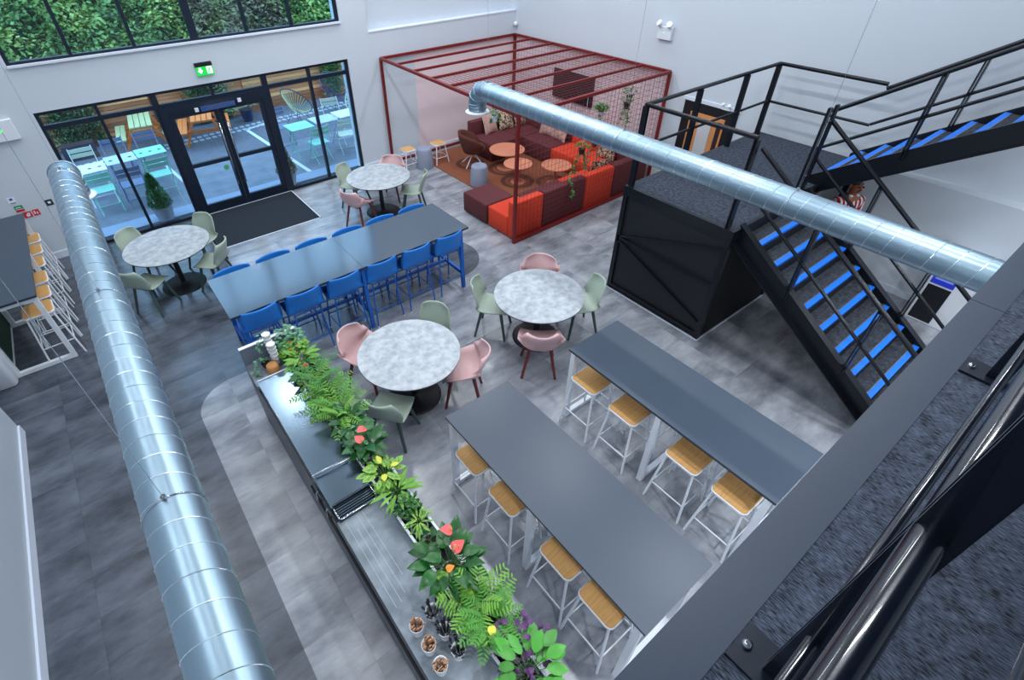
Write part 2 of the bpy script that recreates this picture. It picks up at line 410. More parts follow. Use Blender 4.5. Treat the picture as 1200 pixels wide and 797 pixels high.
# ---------------- round tables and shell chairs ----------------
def round_table(x, y, r, label):
    t = thing('round_table', label, 'table', (x, y, 0), 0, 'round stone-effect tables')
    MB().lathe(0, 0, [(r-.012, .715), (r-.001, .722), (r-.001, .732)], 56).build('table_edge', BLACK, t)
    MB().lathe(0, 0, [(r, .7322), (r, .737), (r-.003, .74)], 56).build('tabletop', STONE, t)
    MB().lathe(0, 0, [(.33, 0), (.33, .008), (.30, .016), (.05, .03), (.04, .05)], 40).build('base', BLACK, t)
    MB().cyl(0, 0, .03, .70, .038).build('column', BLACK, t)
    m_ = MB()
    for k in range(4):
        a = k*PI/2 + .4; m_.bar((0, 0, .70), (math.cos(a)*r*.7, math.sin(a)*r*.7, .705), .04, .02)
    m_.build('top_support', BLACK, t)
    return t
def shell(wd, sd, bh, arm, seat=0.45, lean=.09, sq=0.0):
    """moulded shell: seat, curved-up back and (with arm) raised sides; front is +Y"""
    nu, prof = 12, []
    for y, z, wf in ((.225,-.02,.86),(.20,.0,.92),(.10,-.004,.98),(0,-.012,1),(-.10,-.012,1),(-.16,.0,1),(-.20,.035,1),(-.225,.09,.99),(-.225-lean*.3,.17,.98),(-.225-lean*.65,.26,.94),(-.225-lean,.34,.82),(-.225-lean,.37,.66)):
        zz = z if z < .17 else .17 + (z-.17)*(bh-.17)/(.2)
        prof.append((y*sd/.45, zz, wf))
    V, Fc = [], []
    for i, (y, z, wf) in enumerate(prof):
        wf = wf + (1-wf)*sq
        for j in range(nu+1):
            u = -1 + 2*j/nu
            x = u*wd/2*wf; au = abs(u)
            yy = y; zz = z
            if i <= 6: zz += .02*au**2
            if i > 6: yy += .07*au**2.2*(1 if not arm else 1.5)
            if arm:
                k = max(0, min(1, (i-.5)/4)) if i < 7 else max(0, 1-(i-6)/3.0)
                zz += arm*k*au**3.5; x *= 1 + .10*k*au**4
            V.append((x, yy, zz+seat))
    for i in range(len(prof)-1):
        for j in range(nu):
            a = i*(nu+1)+j; Fc.append((a, a+1, a+nu+2, a+nu+1))
    return MB().add(V, Fc, True)
def splay_legs(parent, m, h, top, foot, r0, r1, name='leg', footm=None):
    for sx in (-1, 1):
        for sy in (-1, 1):
            MB().tube([(sx*top, sy*top, h), (sx*foot, sy*foot, 0)], [r0, r1], 8).build(name, m, parent)
def shell_chair(kind):
    t = thing('shell_chair' if kind == 'sage' else 'shell_armchair', 'x', 'chair')
    if kind == 'sage':
        shell(.44, .44, .37, 0).build('shell', SAGE, t, {'solid': .014}); lm = SAGED
    else:
        shell(.52, .46, .34, .17).build('shell', PINK, t, {'solid': .016}); lm = PINKD
    splay_legs(t, lm, .44, .13, .215, .023, .017)
    MB().bar((-.13,.12,.43),(.13,.12,.43),.03).bar((-.13,-.12,.43),(.13,-.12,.43),.03).build('under_frame', lm, t)
    return t
protos = {}
TB = [('A', .27, 8.33, .61, 'beside the glass doors'), ('B', 4.05, 8.5, .6, 'near the window corner'),
      ('C', 3.9, 3.85, .6, 'beside the black landing box'), ('D', 1.95, 3.95, .6, 'beside the planter counter')]
CHS = {'A': [('sage', -138, 'front left side'), ('sage', -40, 'front right side'), ('sage', 38, 'door mat side'), ('sage', 122, 'window side')],
       'B': [('pink', -158, 'front left side'), ('sage', -38, 'blue table side'), ('pink', 42, 'far right side'), ('sage', 118, 'window side')],
       'C': [('pink', 46, 'far side'), ('sage', -22, 'landing side'), ('pink', -130, 'near side'), ('sage', 128, 'left side')],
       'D': [('pink', 120, 'blue table side'), ('sage', 35, 'far right side'), ('pink', -38, 'bar table side'), ('sage', -143, 'planter side')]}
for k, x, y, r, w_ in TB:
    round_table(x, y, r, 'round pale grey stone-effect table %s' % w_)
    for kd, a, side in CHS[k]:
        rr = .62 if (k, a) != ('D', 35) else .6
        ar = math.radians(a); lx, ly = x + rr*math.cos(ar), y + rr*math.sin(ar)
        lab = ('%s at round table %s, %s' % ('sage green shell chair' if kd == 'sage' else 'dusty pink armchair', w_, side))
        if kd not in protos:
            protos[kd] = shell_chair(kd); o = protos[kd]; o['label'] = lab
        else: o = dup(protos[kd], lab)
        o['group'] = 'sage green shell chairs' if kd == 'sage' else 'pink armchairs'
        o.location = (lx, ly, 0); o.rotation_euler = (0, 0, ar + PI/2)

# ---------------- long blue high table and stools ----------------
t = thing('high_table', 'long slate grey high table on blue steel legs, in two halves', 'table', (2.18, 5.91, 0))
for (a, b) in ((-1.73, -.002), (.002, 1.73)):
    MB().box(a, b, -.485, .485, 1.03, 1.05).build('tabletop', SLATE, t)
    MB().box(a, b, -.484, .484, 1.018, 1.0295).build('table_edge', BLACK, t)
for x in (-1.62, 0, 1.62):
    m_ = MB()
    for s_ in (-1, 1): m_.bar((x, s_*.42, 1.02), (x, s_*.46, 0), .05, .05)
    m_.bar((x, -.42, .99), (x, .42, .99), .05, .05); m_.bar((x, -.45, .28), (x, .45, .28), .05, .04)
    m_.build('leg_frame', BLUES, t)
m_ = MB().bar((-1.62, .0, .99), (1.62, .0, .99), .05, .05).bar((-1.62, .0, .28), (1.62, .0, .28), .04, .04); m_.build('cross_rail', BLUES, t)
def blue_stool():
    t = thing('high_chair', 'x', 'chair')
    shell(.49, .40, .33, 0, .72, .05, .8).build('shell', BLUEM, t, {'solid': .014})
    for sx in (-1, 1):
        for sy in (-1, 1):
            l = MB().tube([(sx*.17, sy*.15, .71), (sx*.215, sy*.215, .012)], .011, 6).build('leg', BLUES, t)
            MB().cyl(sx*.216, sy*.216, 0, .014, .014, n=8).build('foot_cap', PLASTW, l)
    c = [(-.20,-.19,.26),(.20,-.19,.26),(.20,.19,.26),(-.20,.19,.26)]
    MB().tube(c, .009, 6, True).build('footrest', BLUES, t)
    MB().tube([(-.17,-.15,.70),(.17,-.15,.70),(.17,.15,.70),(-.17,.15,.70)], .011, 6, True).build('seat_frame', BLUES, t)
    return t
bs = None
ords = ['first', 'second', 'third', 'fourth', 'fifth', 'sixth', 'seventh']
for side in (0, 1):
    for i in range(6):
        x = .78 + i*.558
        lab = 'bright blue high chair on the %s of the long table, %s from left' % ('near side' if side == 0 else 'far side', ords[i])
        if bs is None: bs = blue_stool(); o = bs; o['label'] = lab
        else: o = dup(bs, lab)
        o['group'] = 'blue high chairs'
        o.location = (x, 5.62 if side == 0 else 6.30, 0); o.rotation_euler = (0, 0, 0 if side == 0 else PI)

# ---------------- bar tables with white frames ----------------
def bar_table(x0, x1, y0, y1, label, frames, z=1.06):
    cx_, cy_ = (x0+x1)/2, (y0+y1)/2
    t = thing('bar_table', label, 'table', (cx_, cy_, 0))
    hx, hy = (x1-x0)/2, (y1-y0)/2
    MB().box(-hx, hx, -hy, hy, z-.018, z).build('tabletop', GREYTOP, t)
    MB().box(-hx+.002, hx-.002, -hy+.002, hy-.002, z-.03, z-.0185).build('table_edge', BLACK, t)
    for fy in frames:
        y = fy - cy_; w_ = .055
        m_ = MB().bar((-hx+.04, y, z-.03), (-hx+.04, y, 0), w_).bar((hx-.04, y, z-.03), (hx-.04, y, 0), w_)
        m_.bar((-hx+.07, y, z-.06), (hx-.07, y, z-.06), w_*.98); m_.bar((-hx+.067, y, .028), (hx-.067, y, .028), w_*.98)
        m_.build('leg_frame', WHITE, t)
    MB().bar((0, frames[0]-cy_, z-.06), (0, frames[-1]-cy_, z-.06), .05).build('cross_rail', WHITE, t)
    return t
bar_table(1.60, 2.36, .35, 2.67, 'high bar table with slate top and white frame, nearer the planter', [.41, 1.50, 2.61])
bar_table(3.18, 3.955, .32, 2.625, 'high bar table with slate top and white frame, nearer the stairs', [.38, 1.46, 2.57])
bar_table(-2.04, -1.325, 7.39, 10.12, 'high bar table with slate top along the left wall', [7.45, 8.75, 10.02])
def stool(h=.74, w_=.17, name='bar_stool'):
    t = thing(name, 'x', 'stool')
    n = 5; ring = []
    def rr(ins, z, r=.05):
        out = []
        for (cx, cy, a0) in ((w_-r, w_-r, 0), (-w_+r, w_-r, 90), (-w_+r, -w_+r, 180), (w_-r, -w_+r, 270)):
            for k in range(n+1):
                a = math.radians(a0+90*k/n); out.append((cx+(r-ins)*math.cos(a), cy+(r-ins)*math.sin(a), z))
        return out
    MB().loft([rr(.006, h-.022), rr(.004, h-.004), rr(.010, h)]).build('seat', OAK, t)
    MB().loft([rr(.004, h-.036), rr(-.004, h-.03), rr(-.004, h-.014), rr(.002, h-.010)]).build('seat_rim', WHITE, t)
    f = w_ + .035
    for sx in (-1, 1):
        for sy in (-1, 1):
            MB().tube([(sx*(w_-.03), sy*(w_-.03), h-.03), (sx*f, sy*f, 0)], .012, 8).build('leg', WHITE, t)
    zf = h*.33; q = w_-.03 + (f-w_+.03)*(1-zf/(h-.03))
    MB().tube([(-q,-q,zf),(q,-q,zf),(q,q,zf),(-q,q,zf)], .009, 6, True).build('footrest', WHITE, t)
    return t
bsp = stool()
first = True
def put_stool(x, y, lab, grp, rz=0):
    global first
    o = bsp if first else dup(bsp)
    first = False
    o['label'] = lab; o['group'] = grp; o.location = (x, y, 0); o.rotation_euler = (0, 0, rz)
for i, y in enumerate((2.35, 1.82, 1.11, .62)):
    put_stool(3.31, y, 'oak bar stool left of bar table nearer stairs, %s from far end' % ords[i], 'oak bar stools')
for i, y in enumerate((2.33, 1.82, 1.15, .72)):
    put_stool(1.73, y, 'oak bar stool left of bar table nearer planter, %s from far end' % ords[i], 'oak bar stools')
for i, y in enumerate((2.3, 1.8, 1.12, .68)):
    put_stool(3.80, y-.02, 'oak bar stool under right side of bar table nearer stairs, %s from far end' % ords[i], 'oak bar stools')
    put_stool(2.22, y, 'oak bar stool under right side of bar table nearer planter, %s from far end' % ords[i], 'oak bar stools')
for i, y in enumerate((9.9, 9.47, 9.03, 8.52, 8.08, 7.66)):
    put_stool(-1.45, y, 'oak bar stool at the left wall bar table, %s from the window wall' % ords[i], 'oak bar stools', .05)
# green unit and signs on the left
t = thing('low_unit', 'low dark green panelled unit with white rounded end under the left bar table', 'unit', (-2.27, 8.1, 0))
MB().box(-.22, .22, -.60, .9, .0, .86).build('carcass', mat('dark green panel', (28,66,48), .6), t)
MB().rbox(-.25, .26, -.84, -.61, 0, .66, .06, 5).build('end_panel', WHITE, t)
MB().box(.22, .232, -.60, .9, 0, .02).build('edge_strip', WHITE, t)

# ---------------- planter counter (island) ----------------
isl = thing('service_counter', 'long grey service counter with steel cold well and planter trough', 'counter', (0, 0, 0))
DG = mat('dark counter cladding', (46,52,62), .35, var=.1, vscale=5)
CONC = mat('blue grey stone worktop', (104,114,124), .5, col2=(146,156,166), vscale=7, detail=9, sharp=.2)
STEEL = mat('brushed steel', (128,148,164), .2, 1.0, var=.05, vscale=14, stretch=(1,12,1))
PLW = mat('planter grey laminate', (112,122,138), .5)
MB().box(.36, .92, .25, 4.66, 0, .88).build('carcass', DG, isl)
for k in range(7):
    MB().box(.345, .36, .27+k*.627, .27+k*.627+.62, .08, .87).build('front_panel', DG, isl)
MB().box(.345, .735, .25, 2.40, .881, .93).build('worktop', CONC, isl)
MB().box(.345, .735, 4.28, 4.66, .881, .93).build('worktop', CONC, isl)
MB().box(.345, .95, 4.66, 4.69, 0, 1.16).build('end_panel', PLW, isl)
MB().box(.345, .95, 4.655, 4.695, 1.16, 1.168).build('end_trim', WHITE, isl)
# planter trough
pt = MB().box(.735, .755, .25, 4.66, .93, 1.01).build('planter_wall', PLW, isl)
MB().box(.93, .95, .25, 4.66, 0, 1.01).build('planter_wall', PLW, isl)
MB().box(.735, .755, .25, 4.66, 1.01, 1.014).build('planter_rim', WHITE, isl)
MB().box(.93, .95, .25, 4.66, 1.01, 1.014).build('planter_rim', WHITE, isl)
MB().box(.755, .93, .25, 4.66, .86, .90).build('planter_base', BLACK, isl)
# steel cold well
cw = MB().box(.365, .72, 2.53, 4.28, .885, .99).build('steel_top', STEEL, isl)
MB().box(.36, .725, 4.28, 4.29, .93, 1.0).build('steel_trim', WHITE, cw)
MB().box(.357, .368, 2.5, 4.28, .90, 1.003).build('steel_trim', STEEL, cw)
MB().tube([(.36, 2.86, 1.02), (.70, 2.84, 1.02)], .012).tube([(.36, 2.86, 1.02), (.36, 2.86, .93)], .012).build('cross_handle', CHROME, cw)
vg = MB().box(.365, .72, 2.38, 2.53, .932, .95).build('vent_panel', DG, isl)
for k in range(6):
    MB().bar((.38, 2.395+k*.023, .957), (.705, 2.395+k*.023, .957), .008, .012).build('slat', STEEL, vg)
MB().tube([(.372,2.52,.96),(.372,2.40,.96),(.39,2.385,.96),(.695,2.385,.96),(.713,2.40,.96),(.713,2.52,.96)], .007, 6).build('vent_rim', CHROME, vg)
MB().box(.372, .712, 2.52, 2.535, .95, .985).build('vent_rim', CHROME, vg)
for k, (x, y0, y1) in enumerate(((.402, 1.55, 2.37), (.452, 1.56, 2.25), (.503, 1.6, 2.37), (.555, 1.72, 2.37))):
    MB().bar((x, y0, .9305), (x, y1, .9305), .004, .003).build('rest_strip', mat('pale strip', (170,180,190), .5), isl)
# dark rail along the customer side
for k, z in enumerate((.80, .86)):
    MB().tube([(.325, .25, z), (.325, 2.9, z)], .009, 6).build('tray_rail', BLACK, isl)
for y in (2.75, 2.55):
    MB().tube([(.34, y, .95), (.32, y, .93), (.318, y, .84), (.345, y, .80)], .008, 6).build('hook', CHROME, isl)
# pots of cutlery
WOODC = mat('birch cutlery', (176,134,104), .6, objvar=.15); DARKC = mat('dark cutlery', (34,36,50), .4)
CUPW = mat('white card cup', (226,228,232), .5)
for k, (x, y, kd) in enumerate(((.44,1.325,0),(.442,1.18,0),(.44,1.04,0),(.577,1.34,1),(.577,1.19,1),(.58,1.04,1))):
    posn = ('farthest', 'middle', 'nearest')[k % 3]
    t = thing('cutlery_cup', 'white cup of %s on the worktop, %s of its row' % ('pale wooden cutlery' if kd == 0 else 'dark cutlery', posn), 'cup', (x, y, .93), 0, 'cutlery cups on the worktop')
    MB().loft([[(r*math.cos(a*PI/12), r*math.sin(a*PI/12), z) for a in range(24)] for r, z in ((.036, 0), (.047, .115), (.050, .118), (.044, .115), (.040, .02))], True, True).build('cup', CUPW, t)
    rng = random.Random(k); m_ = MB()
    for j in range(18):
        a = rng.uniform(0, 2*PI); r = rng.uniform(.005, .030); h = rng.uniform(.12, .135) if kd == 0 else rng.uniform(.14, .19)
        b = rng.uniform(0, 2*PI); ex = (.012 if kd == 0 else .035)
        p0 = Vector((r*math.cos(a), r*math.sin(a), .02)); p1 = Vector((r*math.cos(a)*1.2+ex*math.cos(a), r*math.sin(a)*1.2+ex*math.sin(a), h))
        m_.bar(p0, p1, .007, .004)
        m_.bar(p1 - (p1-p0).normalized()*.03, p1 + (p1-p0).normalized()*.012, .020 if kd == 0 else .016, .005)
    m_.build('cutlery', WOODC if kd == 0 else DARKC, t)
# cork pot, black pot plant, cup stacks at the far end
t = tag(MB().lathe(0, 0, [(.052,0),(.062,.01),(.066,.05),(.060,.09),(.056,.10),(.02,.104)], 24).build('cork_jar', mat('cork', (196,136,84), .8, var=.15, vscale=60)), 'round cork jar on the far end of the service counter', 'jar'); t.location = (.565, 4.40, .93)
PRINT = mat('leaf printed card', (228,230,234), .5, col2=(120,140,100), vscale=22, sharp=.03)
for n_, (x, y, hh, wd) in enumerate(((.64, 4.60, .33, 'taller'), (.635, 4.48, .26, 'shorter'))):
    for k in range(int(hh/.05)):
        t = tag(MB().lathe(0, 0, [(.030,0),(.041,.092),(.044,.098),(.041,.1)] if k < int(hh/.05)-1 else [(.030,0),(.042,.085),(.046,.09),(.046,.1),(.040,.106),(.038,.100)], 20).build('paper_cup', PRINT if k == 0 else CUPW),
            'white paper cup in the %s stack on the counter, %s from bottom' % (wd, ords[k]), 'cup', 'stacked paper cups')
        t.location = (x, y, .93 + k*.05)

# ---------------- plants ----------------
G1 = mat('deep green leaf', (26,86,32), .3, objvar=.25, spec=.4)
G2 = mat('bright green leaf', (100,158,44), .5, objvar=.2)
G3 = mat('fern green leaf', (64,134,38), .5, objvar=.15)
G4 = mat('lime variegated leaf', (150,190,70), .5, col2=(60,130,50), vscale=30, sharp=.1)
G5 = mat('grey green leaf', (94,150,112), .5, objvar=.2)
PURP = mat('purple leaf', (84,48,96), .5, objvar=.3)
YEL = mat('yellow green leaf', (206,206,70), .5)
FLR = mat('coral flower', (232,92,96), .4); FLP = mat('magenta flower', (200,40,130), .5); FLRED = mat('red flower', (200,36,40), .5); FLO = mat('orange flower', (232,140,50), .5)
SOIL = mat('potting soil', (50,36,30), .95); POTG = mat('grey plastic pot', (150,160,172), .6); STEMM = mat('stem green', (70,120,50), .6)
def leaf_mb(L, W, kind='heart', curl=.25, mb=None, mtx=None):
    """leaf lying along +Y from the origin, curving down"""
    prof = {'heart': [(0,.0),( .02,.55),(.12,.9),(.3,1),(.55,.8),(.8,.4),(1,0)], 'oval': [(0,.0),(.12,.55),(.35,.95),(.6,.95),(.85,.5),(1,0)],
            'strap': [(0,.3),(.25,.8),(.5,1),(.75,.75),(1,0)]}[kind]
    V, Fc = [], []
    for t_, w_ in prof:
        y = t_*L; z = -curl*L*t_*t_
        V += [(-w_*W/2, y - (.06*L if kind == 'heart' and t_ < .1 else 0), z+w_*W*.08), (0, y, z), (w_*W/2, y - (.06*L if kind == 'heart' and t_ < .1 else 0), z+w_*W*.08)]
    for i in range(len(prof)-1):
        a = 3*i; Fc += [(a, a+1, a+4, a+3), (a+1, a+2, a+5, a+4)]
    if mtx is not None: V = [mtx @ Vector(v) for v in V]
    mb = mb or MB(); return mb.add(V, Fc, True)
def LM(loc, az, pitch, sc=1.0):
    return Matrix.Translation(loc) @ Matrix.Rotation(az, 4, 'Z') @ Matrix.Rotation(pitch, 4, 'X') @ Matrix.Scale(sc, 4)
leafcache = {}
def big_leaves(t, n, L, W, m, kind, rng, h=.2, spread=.12, lean=(0,0)):
    key = (round(L,3), round(W,3), m.name, kind)
    st = MB()
    for i in range(n):
        az = i*2.4 + rng.uniform(-.4,.4); hh = h*rng.uniform(.55, 1.1); rr = spread*rng.uniform(.35, 1)
        if key not in leafcache:
            o = leaf_mb(L, W, kind).build('leaf', m, t); leafcache[key] = o.data
        else:
            o = bpy.data.objects.new('leaf', leafcache[key]); COL.objects.link(o); o.parent = t
        p = (-math.sin(az)*rr + lean[0], math.cos(az)*rr + lean[1], hh)
        o.matrix_basis = LM(p, az, rng.uniform(-.15, .6), rng.uniform(.75, 1.15))
        st.tube([(0,0,.02), (p[0]*.5, p[1]*.5, hh*.7), p], .0025, 4, caps=False)
    st.build('stems', STEMM, t)
def fronds(t, n, L, m, rng, h=.12, lw=.012, ll=.05, pairs=11, name='foliage'):
    mb = MB()
    for i in range(n):
        az = i*2.4 + rng.uniform(-.4,.4); el = rng.uniform(.5, 1.25); p = Vector((0,0,.04)); d = Vector((-math.sin(az)*math.cos(el), math.cos(az)*math.cos(el), math.sin(el)))
        step = L*rng.uniform(.7,1.1)/pairs
        for k in range(pairs):
            p = p + d*step; d = (d + Vector((0,0,-.085))).normalized()
            if k < 2: continue
            s_ = ll*math.sin(PI*(k+1)/(pairs+1))**.6
            yaw = math.atan2(-d.x, d.y)
            for sg in (-1, 1):
                leaf_mb(s_, lw, 'strap', .2, mb, LM(p, yaw+sg*1.0, rng.uniform(-.1,.3)))
    o = mb.build(name, m, t); o['kind'] = 'stuff'
def bushy(t, n, m, rng, r=.1, h=.15, L=.04, W=.025, kind='oval', name='foliage', z0=.02):
    mb = MB()
    for i in range(n):
        a = rng.uniform(0, 2*PI); rr = r*math.sqrt(rng.random()); z = z0 + h*rng.random()*(1-.5*(rr/r)**2)
        leaf_mb(L*rng.uniform(.7,1.2), W, kind, .2, mb, LM((rr*math.cos(a), rr*math.sin(a), z), rng.uniform(0,2*PI), rng.uniform(-.5,.8)))
    o = mb.build(name, m, t); o['kind'] = 'stuff'
def trail(t, pts, m, rng, dens=34, L=.04, W=.03, name='trailing_stem'):
    mb = MB().tube(pts, .003, 4)
    for i in range(dens):
        q = i/dens*(len(pts)-1); k = int(q); p = Vector(pts[k]).lerp(Vector(pts[min(k+1, len(pts)-1)]), q-k)
        p += Vector((rng.uniform(-.03,.03), rng.uniform(-.03,.03), rng.uniform(-.02,.02)))
        leaf_mb(L*rng.uniform(.7,1.2), W, 'heart', .2, mb, LM(p, rng.uniform(0,2*PI), rng.uniform(-.9,.3)))
    o = mb.build(name, m, t); o['kind'] = 'stuff'
def pot(t, r=.07, h=.11, m=POTG):
    MB().loft([[(q*math.cos(a*PI/10), q*math.sin(a*PI/10), z) for a in range(20)] for q, z in ((r*.75,-h),(r,-.01),(r*1.06,0),(r*.9,0),(r*.86,-.015))]).build('pot', m, t)
    MB().cyl(0, 0, -.02, -.012, r*.84, n=16).build('soil', SOIL, t)
def spathe(t, x, y, z, m, rng, s_=.07):
    o = leaf_mb(s_, s_*.95, 'heart', .1).build('flower', m, t); o.matrix_basis = LM((x, y, z), rng.uniform(-2,2), rng.uniform(-.2,.5))
    MB().tube([(0,0,s_*.02),(0,s_*.35,s_*.45)], [s_*.06, s_*.04], 6).build('spadix', YEL, o)
    MB().tube([(x*.2,y*.2,.02),(x,y,z)], .003, 5).build('flower_stem', STEMM, t)
PX = .845
def P(y, label, x=PX, z=.985): return thing('potted_plant', label, 'plant', (x, y, z), 0, 'plants in the counter planter')
rg = random.Random(3)
t = P(4.60, 'upright grey-green leafy plant at the far end of the planter'); pot(t); bushy(t, 170, G5, rg, .17, .26, .055, .04)
t = P(4.42, 'bright green bushy plant, second from the planter far end'); pot(t); bushy(t, 200, G2, rg, .17, .18, .055, .036)
for q in range(3): spathe(t, rg.uniform(-.08,.08), rg.uniform(-.08,.08), .16, FLRED, rg, .03)
t = P(4.22, 'broad-leaved plant with orange tips and purple sprig, third from far end'); pot(t); big_leaves(t, 22, .15, .05, G2, 'strap', rg, .14, .10); bushy(t, 14, PURP, rg, .06, .18, .04, .03); spathe(t, -.06, -.05, .1, FLO, rg, .04)
t = P(4.04, 'dark-leaved plant with one red flower, near the red plant end of the planter'); pot(t); big_leaves(t, 16, .14, .07, G1, 'oval', rg, .12, .12); spathe(t, -.05, -.02, .17, FLRED, rg, .06)
t = P(3.86, 'feathery fern, first of the ferns from the planter far end'); pot(t); fronds(t, 24, .34, G3, rg, ll=.065)
t = P(3.68, 'feathery fern, second of the ferns from the planter far end'); pot(t); fronds(t, 22, .32, G2, rg, ll=.065)
t = P(3.50, 'palm-like fern with narrow leaflets, middle of the ferns'); pot(t); fronds(t, 24, .33, G3, rg, lw=.011, ll=.08)
t = P(3.32, 'fine bright fern leaning over the steel top'); pot(t); fronds(t, 22, .34, G2, rg, lw=.012, ll=.065)
t = P(3.14, 'dark glossy broad-leaved plant beside the ferns'); pot(t); big_leaves(t, 24, .13, .065, G1, 'oval', rg, .14, .13)
t = P(2.98, 'small grey-green ivy with a magenta flower'); pot(t); bushy(t, 120, G5, rg, .14, .14, .04, .035); spathe(t, -.02, -.06, .12, FLP, rg, .035)
t = P(2.82, 'anthurium with two coral flowers beside the cold well'); pot(t); big_leaves(t, 26, .12, .085, G1, 'heart', rg, .18, .13)
spathe(t, .05, .05, .26, FLR, rg, .09); spathe(t, -.03, -.05, .24, FLR, rg, .085); spathe(t, -.09, .04, .18, FLO, rg, .05)
t = P(2.46, 'yellow and green variegated plant at the end of the steel top'); pot(t); big_leaves(t, 24, .11, .055, G4, 'oval', rg, .16, .13); big_leaves(t, 3, .09, .05, YEL, 'oval', rg, .22, .06)
t = P(2.26, 'long-leaved bright green plant with a small pink flower'); pot(t); big_leaves(t, 30, .17, .032, G2, 'strap', rg, .12, .07); spathe(t, -.10, .02, .12, FLP, rg, .035)
t = P(2.10, 'dark small-leaved plant beside the long-leaved one'); pot(t); bushy(t, 160, G1, rg, .11, .16, .035, .022)
t = P(1.94, 'spiky palm-like plant with yellow-green stripes'); pot(t); big_leaves(t, 26, .12, .018, G4, 'strap', rg, .10, .04)
t = P(1.78, 'low dark plant in a round grey pot with bare soil'); pot(t, .075); big_leaves(t, 6, .06, .045, G1, 'oval', rg, .05, .05)
t = P(1.50, 'large anthurium with three pink-red flowers'); pot(t, .08); big_leaves(t, 34, .14, .09, G1, 'heart', rg, .24, .19)
spathe(t, .09, .10, .34, FLR, rg, .09); spathe(t, .02, -.02, .33, FLR, rg, .10); spathe(t, .06, -.04, .33, FLR, rg, .07); spathe(t, -.08, -.08, .27, FLO, rg, .06)
t = P(1.36, 'variegated arrow-leaf plant spilling over the worktop', .78); pot(t); big_leaves(t, 9, .09, .07, G4, 'heart', rg, .13, .13)
t = P(1.20, 'small palm with bright yellow-green fronds'); pot(t); fronds(t, 16, .30, G2, rg, lw=.013, ll=.09, pairs=10)
t = P(1.05, 'dense fern beside the small palm'); pot(t); fronds(t, 28, .27, G3, rg, lw=.014, ll=.06); big_leaves(t, 2, .09, .07, YEL, 'heart', rg, .2, .14)
t = P(.88, 'small sprout in an open white-rimmed pot', PX, 1.0); pot(t, .07, .1, PLASTW); bushy(t, 10, PURP, rg, .04, .05, .03, .025); bushy(t, 12, G2, rg, .04, .06, .03, .02)
t = P(.80, 'purple shamrock plant spreading over the planter edge', .93); pot(t); bushy(t, 110, PURP, rg, .20, .20, .04, .04, 'heart')
t = P(.66, 'broad bright green leafy plant at the near end of the planter'); pot(t, .08); big_leaves(t, 34, .13, .075, mat('mid green leaf', (62,142,44), .35, objvar=.25), 'oval', rg, .22, .16); bushy(t, 24, PURP, rg, .20, .12, .04, .04, 'heart')
t = thing('hanging_ivy', 'trailing pale ivy in a small black pot on the far end of the counter', 'plant', (.53, 4.52, .985)); pot(t, .045, .055, BLACK)
trail(t, [(0,0,.02),(-.06,-.02,.10),(-.10,-.04,.06),(-.13,-.07,.0),(-.14,-.09,-.04)], G5, rg, 18, .04, .03); trail(t, [(0,0,.02),(.0,.02,.2),(.02,.04,.34)], G5, rg, 18, .04, .03)

# ---------------- ducts ----------------
def duct(x, y0, y1, z, r, label, seam0):
    t = thing('ventilation_duct', label, 'duct', (x, y1, z))
    L = y1 - y0
    MB().loft([[(r*math.cos(a*PI/20), -k*L/8, r*math.sin(a*PI/20)) for a in range(40)] for k in range(9)]).build('duct_pipe', GALV, t)
    # helical lock seam
    pitch = .137; n = int(L/pitch*24); P_ = []
    for i in range(n+1):
        a = -i*2*PI/24; P_.append((r*math.cos(a), -i*pitch/24 - .01, r*math.sin(a)))
    sm = MB(); sm.tube(P_, .0028, 4); sm.build('lock_seam', mat('seam steel', (214,224,232), .3, .9), t)
    # segmented elbow down and outlet
    rings = []
    for k in range(7):
        a = k*PI/12; c = Vector((0, math.sin(a)*.2, -.2 + math.cos(a)*.2)); u = Vector((0, math.sin(a), math.cos(a)))
        rings.append([tuple(c + Vector((1,0,0))*r*math.cos(q*PI/20) + u*r*math.sin(q*PI/20)) for q in range(40)])
    e = MB().loft(rings, False, False).build('elbow', GALV, t)
    for k in (0, 2, 4, 6):
        P_ = [Vector(p)*1.0 for p in rings[k]]; cc = sum(P_, Vector())/40
        MB().tube([cc + (p-cc)*1.02 for p in P_], .006, 6, True).build('elbow_joint', GALV, e)
    MB().lathe(0, .2, [(r, -.30), (r, -.2)], 40, False, False).build('outlet_collar', GALV, t)
    for z_ in (-.24, -.28): MB().lathe(0, .2, [(r+.001, z_-.006), (r+.006, z_), (r+.001, z_+.006)], 40, False, False).build('collar_bead', GALV, t)
    MB().lathe(0, .2, [(r+.001, -.30), (r*1.38, -.315), (r*1.38, -.325), (r*.9, -.318), (r*.85, -.30)], 40, False, False).build('diffuser_rim', PLASTW, t)
    return t
dL = duct(-.365, -2.5, 6.42, 2.7, .128, 'round galvanised ventilation duct on the left above the walkway', 0)
dR = duct(4.65, -2.5, 5.95, 2.7, .128, 'round galvanised ventilation duct on the right crossing above the bar tables', 0)
def wire(x, y, z, r, label, zt=ZC-.02):
    t = thing('suspension_wire', label, 'wire', (x, y, z))
    P_ = [((r+.004)*math.cos(a*PI/12), 0, (r+.004)*math.sin(a*PI/12)) for a in range(24)]
    MB().tube(P_, .002, 5, True).build('loop', CHROME, t)
    MB().tube([(0, 0, r+.02), (0, 0, zt - z)], .0015, 5).build('cable', CHROME, t)
    MB().cyl(0, 0, r-.002, r+.02, .012, n=10).build('clamp', CHROME, t)
for k, y in enumerate((1.78, 3.69, 6.2)): wire(-.365, y, 2.7, .128, 'thin steel suspension wire on the left duct, %s from the mezzanine' % ords[k])
